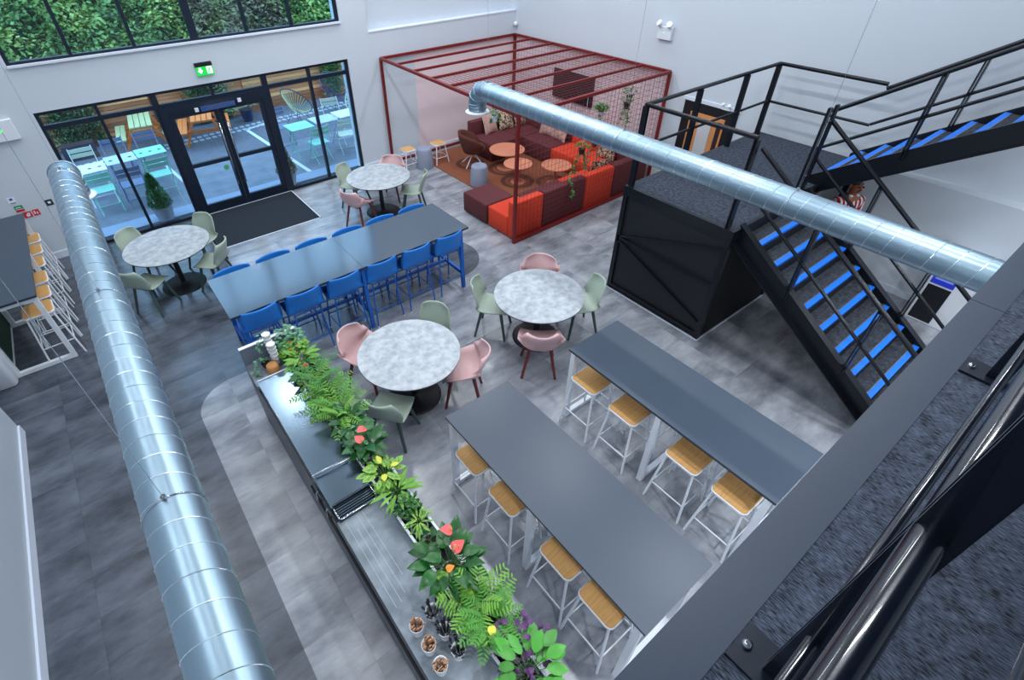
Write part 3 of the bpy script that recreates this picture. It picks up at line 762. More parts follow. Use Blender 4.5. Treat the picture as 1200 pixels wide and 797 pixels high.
for k, y in enumerate((1.6, 3.5, 5.9)): wire(4.65, y, 2.7, .128, 'thin steel suspension wire on the right duct, %s from the mezzanine' % ords[k])

# ---------------- red pergola ----------------
pg = thing('pergola', 'dark red steel pergola frame around the lounge with mesh roof and front', 'pergola', (0, 0, 0))
zt = 2.235
C_ = dict(BL=(5.43, 10.5), FL=(5.29, 5.96), FR=(9.1, 6.04), BR=(9.1, 10.5))
for k, (x, y) in C_.items(): MB().box(x-.025, x+.025, y-.025, y+.025, 0, zt).build('post', REDM, pg)
def seg(a, b, z=zt, w_=.05, name='beam'): return MB().bar((a[0], a[1], z), (b[0], b[1], z), w_).build(name, REDM, pg)
seg(C_['BL'], C_['BR']); seg(C_['FL'], C_['FR']); seg(C_['BL'], C_['FL']); seg(C_['BR'], C_['FR'])
seg(C_['FL'], C_['FR'], .03, .06, 'base_rail'); seg(C_['BL'], C_['BR'], .03, .05, 'base_rail'); seg(C_['FR'], C_['BR'], .03, .05, 'base_rail')
for y in (9.86, 9.2, 8.55, 7.92, 7.34, 6.68): seg((5.43-.031*(10.5-y), y), (9.1, y), zt, .04, 'cross_beam')
MESHM = mat('dark red wire', (112,44,50), .5)
def grid(name, o, u, v, nu, nv, r=.0036):
    mb = MB(); o, u, v = Vector(o), Vector(u), Vector(v)
    for i in range(nu+1): mb.bar(o+u*i/nu, o+u*i/nu+v, r)
    for j in range(nv+1): mb.bar(o+v*j/nv, o+v*j/nv+u, r)
    g = mb.build(name, MESHM, pg); g['kind'] = 'stuff'; return g
grid('front_mesh', (5.3, 5.97, .05), (3.8, .07, 0), (0, 0, 2.16), 42, 22)
grid('roof_mesh', (5.34, 5.99, zt), (3.76, 0, 0), (0.03, 2.55, 0), 42, 24)
grid('side_mesh', (9.1, 6.04, .05), (0, 4.4, 0), (0, 0, 2.16), 44, 22)

# rug
rugm = bpy.data.materials.new('brown ring rug'); rugm.use_nodes = True
nt = rugm.node_tree; b = nt.nodes['Principled BSDF']; b.inputs['Roughness'].default_value = .95; N = NT(nt)
g = nt.nodes.new('ShaderNodeNewGeometry'); sp = nt.nodes.new('ShaderNodeSeparateXYZ'); nt.links.new(g.outputs['Position'], sp.inputs[0])
ring = 0.0
for (cx, cy, r0) in ((7.25, 8.57, .42), (7.03, 7.88, .40), (6.8, 9.3, .36), (7.6, 7.35, .4), (8.0, 6.95, .4)):
    dx = N.m('SUBTRACT', sp.outputs[0], cx); dy = N.m('SUBTRACT', sp.outputs[1], cy)
    d = N.m('SQRT', N.m('ADD', N.m('MULTIPLY', dx, dx), N.m('MULTIPLY', dy, dy)))
    k = N.m('LESS_THAN', N.m('ABSOLUTE', N.m('SUBTRACT', d, r0-.08)), .05)
    ring = k if isinstance(ring, float) else N.m('MAXIMUM', ring, k)
mx = nt.nodes.new('ShaderNodeMix'); mx.data_type = 'RGBA'; nt.links.new(ring, mx.inputs[0]); mx.inputs[6].default_value = lin((128,72,48)); mx.inputs[7].default_value = lin((84,46,34))
nt.links.new(mx.outputs[2], b.inputs['Base Color'])
tag(MB().box(6.07, 9.0, 6.8, 10.35, 0.0, .012).build('rug', rugm), 'brown rug with darker rings under the lounge seating', 'rug')

# sofas: modules
def module(x0, x1, y0, y1, m, label, back=None, grp='modular sofa pieces', bh=.72):
    t = thing('sofa_module', label, 'sofa', ((x0+x1)/2, (y0+y1)/2, 0), 0, grp)
    hx, hy = (x1-x0)/2-.004, (y1-y0)/2-.004
    bt = .17
    sx0, sx1, sy0, sy1 = -hx, hx, -hy, hy
    if back:
        if 'S' in back: MB().rbox(-hx, hx, -hy, -hy+bt, .03, bh, .03).build('backrest', m, t); sy0 = -hy+bt+.004
        if 'N' in back: MB().rbox(-hx, hx, hy-bt, hy, .03, bh, .03).build('backrest', m, t); sy1 = hy-bt-.004
        if 'E' in back: MB().rbox(hx-bt, hx, sy0, sy1, .03, bh, .03).build('backrest', m, t); sx1 = hx-bt-.004
        if 'W' in back: MB().rbox(-hx, -hx+bt, sy0, sy1, .03, bh, .03).build('armrest', m, t); sx0 = -hx+bt+.004
    MB().rbox(sx0, sx1, sy0, sy1, .03, .41, .03).build('seat', m, t)
    MB().box(-hx+.05, hx-.05, -hy+.05, hy-.05, 0, .03).build('plinth', BLACK, t)
    return t
module(5.30, 5.98, 6.78, 7.52, MAROON, 'maroon backless sofa block at the left open end of the front row')
module(5.32, 6.03, 6.02, 6.76, ORANGE, 'orange sofa module at the front corner post', 'S')
module(6.04, 7.12, 6.02, 6.80, MAROON, 'wide maroon sofa module in the front row between two orange ones', 'S')
module(7.13, 7.92, 6.02, 6.80, ORANGE, 'orange sofa module in the front row under the hanging ivy', 'S')
module(7.93, 8.95, 6.02, 6.74, MAROON, 'maroon corner module at the right end of the front row', 'SE')
module(8.14, 8.98, 6.75, 7.38, ORANGE, 'orange sofa module against the right side, nearer the front row', 'E')
module(8.14, 8.98, 7.39, 8.06, ORANGE, 'orange sofa module against the right side, nearer the back', 'E')
module(8.14, 8.98, 8.07, 9.02, MAROON, 'maroon sofa module against the right side', 'E')
module(8.08, 8.98, 9.03, 9.98, MAROON, 'maroon corner sofa module at the back right', 'NE')
module(7.22, 8.07, 9.03, 9.98, MAROON, 'maroon sofa module at the back left end beside the tub chair', 'NW' if False else 'N')
CUSH = mat('pale pink cushion', (206,168,158), .9, col2=(178,140,132), vscale=14, sharp=.2)
CUSH2 = mat('patterned cushion', (200,176,150), .9, col2=(70,60,50), vscale=26, sharp=.04)
def cushion(x, y, z, rz, tilt, m, label, s_=.22):
    n = 8; V = []; Fc = []
    for sd in (1, -1):
        for i in range(n+1):
            for j in range(n+1):
                u, v = -1+2*i/n, -1+2*j/n
                th = .075*max(0, (1-u*u)*(1-v*v))**.45
                k = 1 - .07*(1-abs(u*v))*(max(abs(u),abs(v))**4)
                V.append((u*s_*k, sd*th, v*s_*k))
    for sd in (0, 1):
        o_ = sd*(n+1)**2
        for i in range(n):
            for j in range(n):
                a = o_+i*(n+1)+j; q = (a, a+1, a+n+2, a+n+1); Fc.append(q if sd == 0 else q[::-1])
    o = tag(MB().add(V, Fc, True).build('cushion', m), label, 'cushion', 'lounge cushions')
    o.matrix_basis = Matrix.Translation((x, y, z)) @ Matrix.Rotation(rz, 4, 'Z') @ Matrix.Rotation(tilt, 4, 'X')
cushion(7.72, 9.72, .62, 0.15, -.3, CUSH, 'pale pink cushion on the back left maroon module')
cushion(8.2, 9.70, .62, -.1, -.3, CUSH2, 'patterned cushion at the back of the lounge, left of its neighbour')
cushion(8.6, 9.66, .62, .2, -.3, CUSH2, 'patterned cushion in the back right corner of the lounge')
cushion(8.72, 8.75, .62, -1.4, -.3, CUSH, 'pale cushion on the maroon module at the right side, farther one')
cushion(8.70, 8.3, .62, -1.7, -.3, CUSH, 'pink cushion beside the orange module at the right side')
cushion(8.7, 6.9, .62, -1.5, -.3, CUSH2, 'patterned cushion on the nearer orange side module')
cushion(7.75, 6.30, .62, 3.0, -.3, CUSH2, 'patterned cushion showing above the front orange module back')
def coffee(x, y, r, bx, by, label):
    t = thing('coffee_table', label, 'table', (x, y, 0), 0, 'terracotta coffee tables')
    MB().lathe(0, 0, [(r-.004, .395), (r, .40), (r, .415), (r-.004, .42)], 40).build('tabletop', COPPER, t)
    MB().lathe(bx, by, [(r*.55, .012), (r*.55, .022), (.03, .026)], 32).build('base', COPPER, t)
    MB().cyl(bx, by, .02, .396, .028).build('column', COPPER, t)
coffee(7.35, 8.63, .40, -.04, -.04, 'largest terracotta round coffee table, by the back left sofa module')
coffee(7.02, 7.87, .31, .01, -.01, 'terracotta round coffee table in the middle of the rug, between the other two')
coffee(7.60, 7.30, .32, -.02, .0, 'terracotta round coffee table by the orange side modules')
def pouf(x, y, r, h, label):
    tag(MB().lathe(0, 0, [(r*.96, 0), (r, .03), (r*.95, h*.5), (r*.86, h-.04), (r*.80, h-.01), (r*.6, h), (r*.2, h+.002)], 32).build('pouf', GREYF), label, 'pouf', 'grey felt poufs').location = (x, y, .0)
pouf(6.29, 8.28, .20, .43, 'grey round pouf on the rug edge near the maroon front block'); bpy.data.objects['pouf'].location.z = .012
pouf(5.88, 9.80, .20, .46, 'grey round pouf between the two small oak stools')
sp_ = stool(.46, .14, 'low_stool')
tag(sp_, 'small white legged oak stool left of the grey pouf at the wall', 'stool', 'low oak stools'); sp_.location = (5.56, 9.98, 0)
s2 = dup(sp_, 'small white legged oak stool right of the grey pouf at the wall'); s2.location = (6.3, 9.86, 0)
# tub chair
t = thing('tub_chair', 'brown upholstered tub chair on white splayed legs', 'chair', (6.82, 9.2, 0), -2.0)
V, Fc, nu, nv = [], [], 20, 6
for j in range(nv+1):
    v = j/nv
    for i in range(nu+1):
        a = math.radians(-125 + 250*i/nu); top = .78 - .26*(abs(a)/math.radians(125))**2.5
        z = .33 + (top-.33)*v; r = .20 + .12*math.sin(v*PI/2)
        V.append((r*math.sin(a), -r*math.cos(a)*1.0, z))
for j in range(nv):
    for i in range(nu):
        a = j*(nu+1)+i; Fc.append((a, a+1, a+nu+2, a+nu+1))
MB().add(V, Fc, True).build('shell', BROWNF, t, {'solid': .035})
MB().lathe(0, .03, [(.16,.30),(.24,.34),(.26,.40),(.24,.445),(.1,.46)], 28).build('seat', BROWNF, t)
for k in range(4):
    a = PI/4 + k*PI/2; MB().tube([(0,0,.30), (.30*math.cos(a), .30*math.sin(a), .012)], .012).build('leg', WHITE, t)
# hanging plants of the pergola
rg = random.Random(11)
def hang(x, y, z, m, label, drop, pts, white=True, n=60):
    n = int(n*1.8)
    t = thing('hanging_plant', label, 'plant', (x, y, z), 0, 'ivy hanging from the pergola')
    pot(t, .06, .10, PLASTW if white else BLACK); MB().tube([(0,0,0),(0,0,zt-z)], .003, 4).build('cord', WHITE, t)
    bushy(t, n, m, rg, .12, .12, .05, .04, 'heart')
    for p in pts: trail(t, [(0,0,.0)]+p, m, rg, 34, .055, .045)
IVY = mat('ivy green', (70,128,62), .5, objvar=.3); IVYP = mat('ivy grey green', (112,140,96), .5, objvar=.3)
hang(7.38, 6.12, 1.85, IVY, 'thick green ivy in a white pot hanging behind the front mesh', .4, [[(.05,.02,-.3),(.06,0,-.55)],[(-.07,0,-.2),(-.06,.02,-.45)]], True, 90)
hang(8.1, 6.14, 1.85, IVYP, 'sparse ivy hanging near the pergola front right post', .4, [[(.05,.02,-.3),(.1,0,-.6)],[(-.12,0,-.2),(-.16,.02,-.5)]], False, 24)
hang(8.35, 6.3, 1.9, IVY, 'dark ivy strands hanging beside the right pergola post', .4, [[(.05,.02,-.2),(.06,0,-.5)]], False, 20)
hang(6.97, 6.1, 1.28, IVY, 'ivy trailing over the front sofa back, its tail hanging outside', .3, [[(-.1,.0,-.2),(-.3,-.02,-.42),(-.32,-.17,-.6),(-.3,-.17,-.85)],[(.1,0,-.2),(.15,0,-.45)],[(-.2,0,-.3),(.0,.05,-.5)]], False, 26)
hang(7.6, 6.35, 1.2, IVYP, 'bushy trailing ivy above the front orange module', .3, [[(.1,0,-.2),(.12,0,-.45),(.14,-.1,-.6)],[(-.15,0,-.2),(-.12,.05,-.5)]], False, 60)
hang(5.33, 6.6, 2.08, IVY, 'small ivy in a white pot hanging beside the front left of the pergola', .2, [[(-.05,.02,-.12)],[(.1,0,-.1)]], True, 22)

# wall fittings
tag(MB().box(WX-.06, WX, 7.86, 9.08, 1.15, 1.76).build('wall_screen', mat('screen black', (22,18,24), .25)), 'black flat screen on the right wall behind the pergola mesh', 'screen')
def twin_light(name, label, loc, rz, sc=1.0):
    t = thing(name, label, 'light', loc, rz); t.scale = (sc, sc, sc)
    MB().box(-.15, .15, -.07, 0, -.13, .08).build('housing', PLASTW, t, {'bevel': .01})
    for s_ in (-1, 1):
        h = MB().lathe(0, 0, [(.02,0),(.05,.03),(.055,.07),(.05,.08)], 20).build('lamp_head', PLASTW, t)
        h.matrix_basis = Matrix.Translation((s_*.09, -.06, .10)) @ Matrix.Rotation(1.0, 4, 'X') @ Matrix.Rotation(s_*.3, 4, 'Y')
    MB().box(-.02, .0, -.074, -.07, -.02, -.01).build('indicator', mat('green led', (60,220,90), .4, emit=((60,255,90), 2)), t)
twin_light('emergency_light', 'white twin-head emergency light high on the right wall', (WX, 6.33, 2.86), PI/2+PI)
bpy.data.objects['emergency_light'].rotation_euler = (0, 0, -PI/2)
twin_light('emergency_light', 'small twin-head emergency light above the door on the right wall', (WX, 4.78, 1.86), -PI/2, .55)
tag(MB().lathe(0, 0, [(.03, 0), (.05, .02), (.05, .06), (.02, .09)], 16).build('wall_sensor', PLASTW), 'small white sensor dome high in the corner by the pergola', 'sensor').location = (WX-.06, GY-.12, 2.42)
# door on the right wall
d2 = struct(MB().box(WX-.04, WX, 4.55, 5.60, 0, 1.84).build('door_2', BLACK))
WD = mat('door veneer', (206,140,88), .5, var=.08, vscale=5, stretch=(6,6,1))
l = MB().box(WX-.06, WX-.04, 4.72, 5.42, .02, 1.68).build('door_leaf', WD, d2)
MB().box(WX-.066, WX-.058, 4.95, 5.2, .9, 1.55).build('vision_pane', mat('pale glass', (196,200,204), .2), l)
MB().box(WX-.066, WX-.058, 5.30, 5.31, .02, 1.6).build('groove', BLACK, l)
MB().box(WX-.07, WX-.058, 4.76, 4.84, .9, 1.62).build('side_panel', mat('dark maroon panel', (50,34,38), .4), l)
struct(MB().box(WX-.02, WX, 4.50, 5.65, 1.84, 1.90).build('trim_7', SK))
# exit sign
t = thing('exit_sign', 'green illuminated exit sign with arrow and running figure on the header above the doors', 'sign', (2.03, GY-.05, 2.56))
MB().box(-.14, .14, -.05, 0, .04, .10).build('housing', BLACK, t)
MB().box(-.135, .135, -.045, -.02, -.10, .045).build('panel', mat('exit green', (20,190,70), .4, emit=((20,200,70), .7)), t)
SW = mat('sign white', (240,245,240), .5, emit=((240,250,245), .8)); y = -.047
MB().add([(-.075,y,-.07),(-.03,y,-.02),(-.055,y,-.02),(-.055,y,.025),(-.095,y,.025),(-.095,y,-.02),(-.12,y,-.02)], [(0,1,2,3,4,5,6)]).build('arrow', SW, t)
MB().box(.03, .12, y, y+.002, -.08, .032).build('door_symbol', SW, t)
m_ = MB(); y -= .003
m_.cyl(0,0,0,.001,.011,n=10); fg = m_.v[:]; m2 = MB()
m2.add([(.078+p[0], y-p[2], .012+p[1]) for p in fg], m_.f)
for a, b in (((.075,0),(.068,-.03)),((.068,-.03),(.088,-.05)),((.088,-.05),(.086,-.072)),((.068,-.03),(.056,-.05)),((.056,-.05),(.038,-.055)),((.075,-.004),(.096,-.012)),((.074,-.004),(.056,-.018))):
    m2.bar((a[0], y, a[1]), (b[0], y, b[1]), .010)
m2.build('running_figure', mat('exit green', (20,190,70), .4), t)
# left wall emergency box, signs
t = thing('emergency_light', 'large white emergency light box with green lamp at the left of the front wall', 'light', (-1.06, GY-.05, 2.12))
MB().box(-.24, .20, -.07, 0, -.10, .20).build('housing', PLASTW, t, {'bevel': .01})
MB().box(-.02, .03, -.075, -.07, .04, .07).build('indicator', MATS['green led'], t)
RS = mat('fire sign red', (206,30,48), .5); GS = mat('sign green', (30,140,80), .5); SWH = mat('sign card white', (228,234,240), .5); NAVY = mat('dark teal plastic', (28,48,58), .4); BLUI = mat('sign blue', (40,90,180), .5)
def plate(name, x, z, w_, h, m, label, marks):
    t = thing(name, label, 'sign', (x, GY-.05, z)); MB().box(-w_/2, w_/2, -.006, 0, -h/2, h/2).build('plate', m, t)
    for (a, b, c, d, mm) in marks: MB().box(a, b, -.009, -.006, c, d).build('symbol', mm, t)
plate('safety_notice', -1.42, 1.13, .10, .10, SWH, 'small white safety notice with a blue spot on the front wall', [(-.02,.02,.01,.045,BLUI),(-.04,.04,-.04,-.03,mat('sign ink', (60,66,80), .5))])
plate('fire_notice', -1.39, .985, .11, .10, GS, 'green and red fire action notice under the white notice', [(-.055,.055,-.05,-.012,RS),(-.05,.05,-.014,-.006,SWH),(-.04,.03,.015,.025,SWH)])
plate('alarm_sign', -1.335, .86, .11, .10, RS, 'red square fire alarm sign, left of its pair', [(-.02,.028,-.03,.01,SWH),(.0,.035,.0,.03,SWH)])
plate('alarm_sign', -1.215, .865, .09, .10, RS, 'red square fire sign with flame, right of its pair', [(-.03,-.01,-.02,.03,SWH),(.005,.02,-.03,.01,SWH)])
plate('door_button', -.985, .97, .10, .10, NAVY, 'dark square door release button plate on the front wall', [(-.02,.02,-.015,.02,SWH)])
plate('wall_socket', -.97, .36, .14, .08, SWH, 'white double wall socket low on the front wall', [(-.05,-.02,-.02,.02,WHITE),(.02,.05,-.02,.02,WHITE)])

# ---------------- landing ----------------
ZL = 1.71; LX0, LX1, LY0, LY1 = 5.60, 8.97, 2.40, 4.05
ld_ = thing('stair_landing', 'black steel stair landing box with grey carpet top', 'landing', (0, 0, 0))
MB().box(LX0+.05, LX1, LY0+.04, LY1-.03, ZL-.03, ZL).build('carpet', CARPET, ld_)
MB().box(LX0+.03, LX0+.04, LY0+.02, LY1-.02, .0, ZL-.05).build('side_panel', BLACK, ld_)
MB().box(LX0+.03, 7.3, LY0+.02, LY0+.03, .0, ZL-.05).build('side_panel', mat('opening shade black', (6,7,10), .7), ld_)  # near-black sheet standing in for the shaded opening behind the stringer
MB().box(LX0+.03, LX1, LY1-.03, LY1-.02, .0, ZL-.05).build('side_panel', BLACK, ld_)
for (x, y) in ((LX0, LY0), (LX0, LY1-.07), (LX1-.07, LY0), (LX1-.07, LY1-.07), (7.3, LY0)):
    MB().box(x, x+.07, y+.002, y+.068, 0, ZL-.14).build('post', DARKMETAL, ld_)
for (a, b) in (((LX0+.035, LY0), (LX0+.035, LY1)), ((LX1-.035, LY0), (LX1-.035, LY1)), ((LX0+.071, LY0+.035), (LX1-.071, LY0+.035)), ((LX0+.071, LY1-.035), (LX1-.071, LY1-.035))):
    MB().bar((a[0], a[1], ZL-.07), (b[0], b[1], ZL-.07), .07, .138).build('edge_beam', DARKMETAL, ld_)
for (a, b) in (((4.02, .93), (2.47, 1.44)), ((4.02, .91), (2.47, .90)), ((4.02, .88), (2.47, .26))):
    MB().bar((LX0+.015, a[0], a[1]), (LX0+.015, b[0], b[1]), .03, .035).build('brace_bar', DARKMETAL, ld_)
MB().bar((LX0+.015, LY0+.07, .08), (LX0+.015, LY1-.07, .08), .03, .05).build('base_rail', DARKMETAL, ld_)
MB().box(LX0-.012, LX0, LY0, LY1, 0, .012).box(LX0, 7.3, LY0-.012, LY0, 0, .012).build('floor_trim', SK, ld_)

# ---------------- stairs ----------------
RZ = ZL/10; GO = .25; NOS = mat('blue nosing', (22,116,232), .5); ALUS = mat('nosing aluminium', (150,162,176), .35, .8); TRC = mat('stair carpet', (48,54,64), .95, var=.8, vscale=26, bump=.4, bscale=240)
def stairs(name, label, x0, x1, y0, ztop, n, sgn):
    """sgn=-1: descends towards -Y from ztop at y0; sgn=+1: climbs towards -Y"""
    t = thing(name, label, 'staircase', (0, 0, 0))
    for k in range(1, n+1):
        z = ztop + sgn*k*RZ
        if sgn < 0: yn = y0 - k*GO; ya, yb = yn, yn + GO + .03      # nosing at the low side
        else: yn = y0 - (k-1)*GO; ya, yb = yn - GO - .03, yn        # nosing faces +Y side
        st = MB().box(x0, x1, ya, yb, z-.035, z).build('step', TRC, t)
        if sgn < 0:
            MB().box(x0, x1, yn-.004, yn+.055, z-.03, z+.004).build('nosing', NOS, st); MB().box(x0, x1, yn+.055, yn+.066, z-.001, z+.005).build('nosing_strip', ALUS, st)
            MB().box(x0, x1, yb-.035, yb-.03, z-.01, z+RZ-.036).build('riser', BLACK, st)
        else:
            MB().box(x0, x1, yn-.055, yn+.004, z-.03, z+.004).build('nosing', NOS, st); MB().box(x0, x1, yn-.066, yn-.055, z-.001, z+.005).build('nosing_strip', ALUS, st)
            MB().box(x0, x1, yn-.02, yn-.01, z-RZ, z-.031).build('riser', BLACK, st)
    return t
s1 = stairs('lower_staircase', 'black lower stair flight with carpet treads and bright blue nosings', 5.86, 7.30, 2.42, ZL, 9, -1)
def stringer(t, x, y0, z0, y1, z1, w_=.05, h=.27):
    V = []
    for (y, z) in ((y0, z0), (y1, z1)):
        V += [(x-w_/2, y, z), (x+w_/2, y, z), (x+w_/2, y, z-h), (x-w_/2, y, z-h)]
    return MB().add(V, [(3,2,1,0), (4,5,6,7), (0,1,5,4), (1,2,6,5), (2,3,7,6), (3,0,4,7)]).build('stringer', DARKMETAL, t)
sl = RZ/GO
for x in (5.81, 7.34):
    stringer(s1, x, 2.43, ZL+.03, -.02, ZL+.03-sl*2.45, .055, .30)
    MB().bar((x, 2.43, ZL+.035), (x, -.02, ZL+.035-sl*2.45), .10, .012).build('stringer_flange', DARKMETAL, s1)
MB().bar((5.74, 2.43, ZL-.20), (5.74, -.02, ZL-.20-sl*2.45+.02), .10, .012).build('stringer_flange', DARKMETAL, s1)
s2_ = stairs('upper_staircase', 'black upper stair flight with bright blue nosings rising over the grey wall', 7.70, 8.84, 2.44, ZL, 9, 1)
for x in (7.66, 8.88): stringer(s2_, x, 2.56, ZL+.10, .12, ZL+.10+sl*2.44, .05, .30)
for x in (7.66,): MB().bar((x, 2.56, ZL-.19), (x, .12, ZL-.19+sl*2.44), .11, .014).build('stringer_flange', DARKMETAL, s2_)

# balustrades: twin flat posts with round rails
def flatpost(t, x, y, z0, z1, ax='x', w_=.075):
    """two flat bars 6 mm apart; ax = direction of the rail"""
    mb = MB()
    for s_ in (-1, 1):
        if ax == 'x': mb.box(x+s_*.015-.006, x+s_*.015+.006, y-w_/2, y+w_/2, z0, z1)
        else: mb.box(x-w_/2, x+w_/2, y+s_*.015-.006, y+s_*.015+.006, z0, z1)
    mb.box(x-.012, x+.012, y-.012, y+.012, z0, z0+.05); mb.box(x-.012, x+.012, y-.012, y+.012, z1-.05, z1-.01)
    return mb.build('post', DARKMETAL, t)
def rail(t, pts, r, name): return MB().tube(pts, r, 10).build(name, DARKMETAL, t)
HR = 1.075; zt_ = ZL + HR
g1 = thing('landing_balustrade', 'black guard rail around the stair landing with slim posts', 'railing', (0, 0, ZL))
g1.location = (0, 0, 0)
a, b, c, d = (5.66, 2.52), (5.66, 3.99), (8.82, 3.98), (8.85, 2.49)
rail(g1, [(*a, zt_), (*b, zt_), (*c, zt_), (*d, zt_)], .027, 'handrail')
for zz in (ZL+.53,): rail(g1, [(*b, zz), (*c, zz), (*d, zz)], .02, 'mid_rail')
for (x, y, ax) in ((5.66, 2.52, 'y'), (5.66, 3.99, 'x'), (6.80, 3.985, 'x'), (7.95, 3.985, 'x'), (8.82, 3.98, 'x')): flatpost(g1, x, y, ZL, zt_-.02, ax)
def nz(y, up): return (1.71-.171/.25*(2.42-y)) if not up else (1.881+.171/.25*(2.44-y))
def flight_rail(name, label, x, y0, y1, up, posts, y2=None):
    t = thing(name, label, 'railing', (0, 0, 0))
    rail(t, [(x, y0, nz(y0, up)+.88), (x, y1, nz(y1, up)+.88)], .027, 'handrail')
    rail(t, [(x, y0, nz(y0, up)+.40), (x, y1, nz(y1, up)+.40)], .021, 'mid_rail')
    for y in posts: flatpost(t, x, y, nz(y, up)-.10, nz(y, up)+.88, 'y')
flight_rail('stair_balustrade', 'black sloping rail on the open left side of the lower flight', 5.80, 2.50, 0.0, False, (1.65, .77))
flight_rail('stair_balustrade', 'black sloping rail on the right side of the lower flight', 7.35, 2.47, 0.0, False, (1.65, .77))
flight_rail('stair_balustrade', 'black sloping rail on the left side of the upper flight', 7.62, 2.60, .2, True, (1.67, .80))
flight_rail('stair_balustrade', 'black sloping rail on the wall side of the upper flight', 8.87, 2.49, .2, True, (1.62, .75))
t = thing('newel_posts', 'pair of tall black flat posts between the two stair flights', 'post', (0, 0, 0))
for x in (7.10, 7.28): MB().box(x-.035, x+.035, 2.44, 2.47, ZL-.1, 2.83).build('post', DARKMETAL, t)
for z in (1.95, 2.65): MB().tube([(7.10, 2.455, z), (7.28, 2.455, z)], .012).build('spacer', CHROME, t)

# mezzanine balustrade, close to the camera
mzb = thing('mezzanine_balustrade', 'black flat posts and tube rails of the mezzanine guard rail in the foreground', 'railing', (0, 0, 0))
GLOSS = mat('glossy black tube', (14,22,36), .24, .2, coat=.6)
for x in (-.75, .76, 2.28, 3.8, 5.3):
    for s_ in (-1, 1): MB().box(x+s_*.013-.005, x+s_*.013+.005, -.136, -.078, DK+.01, 4.46).build('post', GLOSS, mzb)
    bp = MB().box(x-.055, x+.055, -.135, -.008, DK, DK+.01).build('base_plate', mat('dark base plate', (26,36,50), .35, .3), mzb)
    MB().lathe(x, -.03, [(.012,DK+.01),(.012,DK+.018),(.006,DK+.022)], 12).build('bolt', CHROME, bp)
    MB().bar((x-.013, -.10, DK+.035), (x+.013, -.10, DK+.035), .02).build('lug', CHROME, bp)
MB().tube([(-1.5, -.1, 3.67), (6, -.1, 3.67)], .013, 12).build('lower_rail', GLOSS, mzb)
MB().tube([(-1.5, -.1, 4.075), (6, -.1, 4.075)], .023, 16).build('mid_rail', GLOSS, mzb)
MB().tube([(-1.5, -.118, 4.50), (6, -.118, 4.50)], .024, 16).build('handrail', GLOSS, mzb)

# machine under the stairs
t = thing('floor_machine', 'tall pale grey machine with black front strip and small blue display, beyond the stairs', 'machine', (8.46, .36, 0))
MB().box(0, .44, 0, .50, 0, 1.02).build('body', PLASTW, t, {'bevel': .015})
MB().box(-.008, 0, .20, .47, .04, .60).build('front_strip', BLACK, t)
MB().box(-.010, 0, .20, .47, .63, .79).build('display', mat('blue display', (24,34,130), .3, emit=((40,60,200), .5)), t)
MB().box(-.0105, -.0102, .23, .44, .70, .76).build('display_text_block', mat('display pale blue', (110,130,210), .4, emit=((110,130,220), .4)), t)

# door mat
t = thing('door_mat', 'charcoal entrance mat with pale metal edging in front of the glass doors', 'mat', (2.0, 9.8, 0))
MB().box(-.95, .95, -.745, .745, 0, .004).build('mat_pile', mat('charcoal mat', (26,36,48), .95, var=.3, vscale=150), t)
e = MB()
for (a, b, c, d) in ((-.97,-.95,-.765,.765),(.95,.97,-.765,.765),(-.97,.97,-.765,-.745),(-.97,.97,.745,.765)): e.box(a, b, c, d, 0, .006)
e.build('edging', SK, t)

# ---------------- person under the upper flight ----------------
def skin(name, verts, edges, radii, m, parent=None, sub=2, root=0):
    me = bpy.data.meshes.new(name); me.from_pydata(verts, edges, []); me.update()
    o = bpy.data.objects.new(name, me); COL.objects.link(o); me.materials.append(m)
    sk = o.modifiers.new('sk', 'SKIN'); sk.use_smooth_shade = True
    for i, r in enumerate(radii):
        rr = r if isinstance(r, tuple) else (r, r); me.skin_vertices[0].data[i].radius = rr
        me.skin_vertices[0].data[i].use_root = (i == root)
    su = o.modifiers.new('su', 'SUBSURF'); su.levels = sub; su.render_levels = sub
    if parent: o.parent = parent
    return o
SKIN = mat('brown skin', (148,90,62), .55)
pr = thing('person', 'person with black hair and red and white striped shirt under the upper stairs', 'person', (8.22, 2.13, 0), math.radians(150)); pr.scale = (1.03, 1.03, 1.03)
# local frame: facing +Y ; turned towards the camera side
Vp = [(0,0,.92),(0,0,1.10),(0,-.01,1.28),(0,-.01,1.40),(0,0,1.48),(0,.01,1.54),(0,.015,1.62),
      (.16,-.01,1.38),(.22,0,1.12),(.23,.08,.90),(.23,.10,.83),(-.16,-.01,1.38),(-.22,0,1.12),(-.23,.08,.90),(-.23,.10,.83),
      (.09,0,.88),(.10,.01,.50),(.10,-.02,.09),(.10,.10,.03),(-.09,0,.88),(-.10,.01,.50),(-.10,-.02,.09),(-.10,.10,.03)]
Ep = [(0,1),(1,2),(2,3),(3,4),(4,5),(5,6),(3,7),(7,8),(8,9),(9,10),(3,11),(11,12),(12,13),(13,14),(0,15),(15,16),(16,17),(17,18),(0,19),(19,20),(20,21),(21,22)]
Rp = [(.13,.10),(.12,.09),(.14,.10),(.09,.07),.05,.08,.085,.055,.042,.032,.025,.055,.042,.032,.025,.08,.055,.04,.035,.08,.055,.04,.035]
skin('body', Vp, Ep, Rp, SKIN, pr)
stripes = bpy.data.materials.new('red white striped cloth'); stripes.use_nodes = True
nt = stripes.node_tree; b = nt.nodes['Principled BSDF']; b.inputs['Roughness'].default_value = .9
tc = nt.nodes.new('ShaderNodeTexCoord'); sx = nt.nodes.new('ShaderNodeSeparateXYZ'); nt.links.new(tc.outputs['Object'], sx.inputs[0]); N = NT(nt)
k = N.m('GREATER_THAN', N.m('SINE', N.m('MULTIPLY', sx.outputs[0], 105.0)), 0.0)
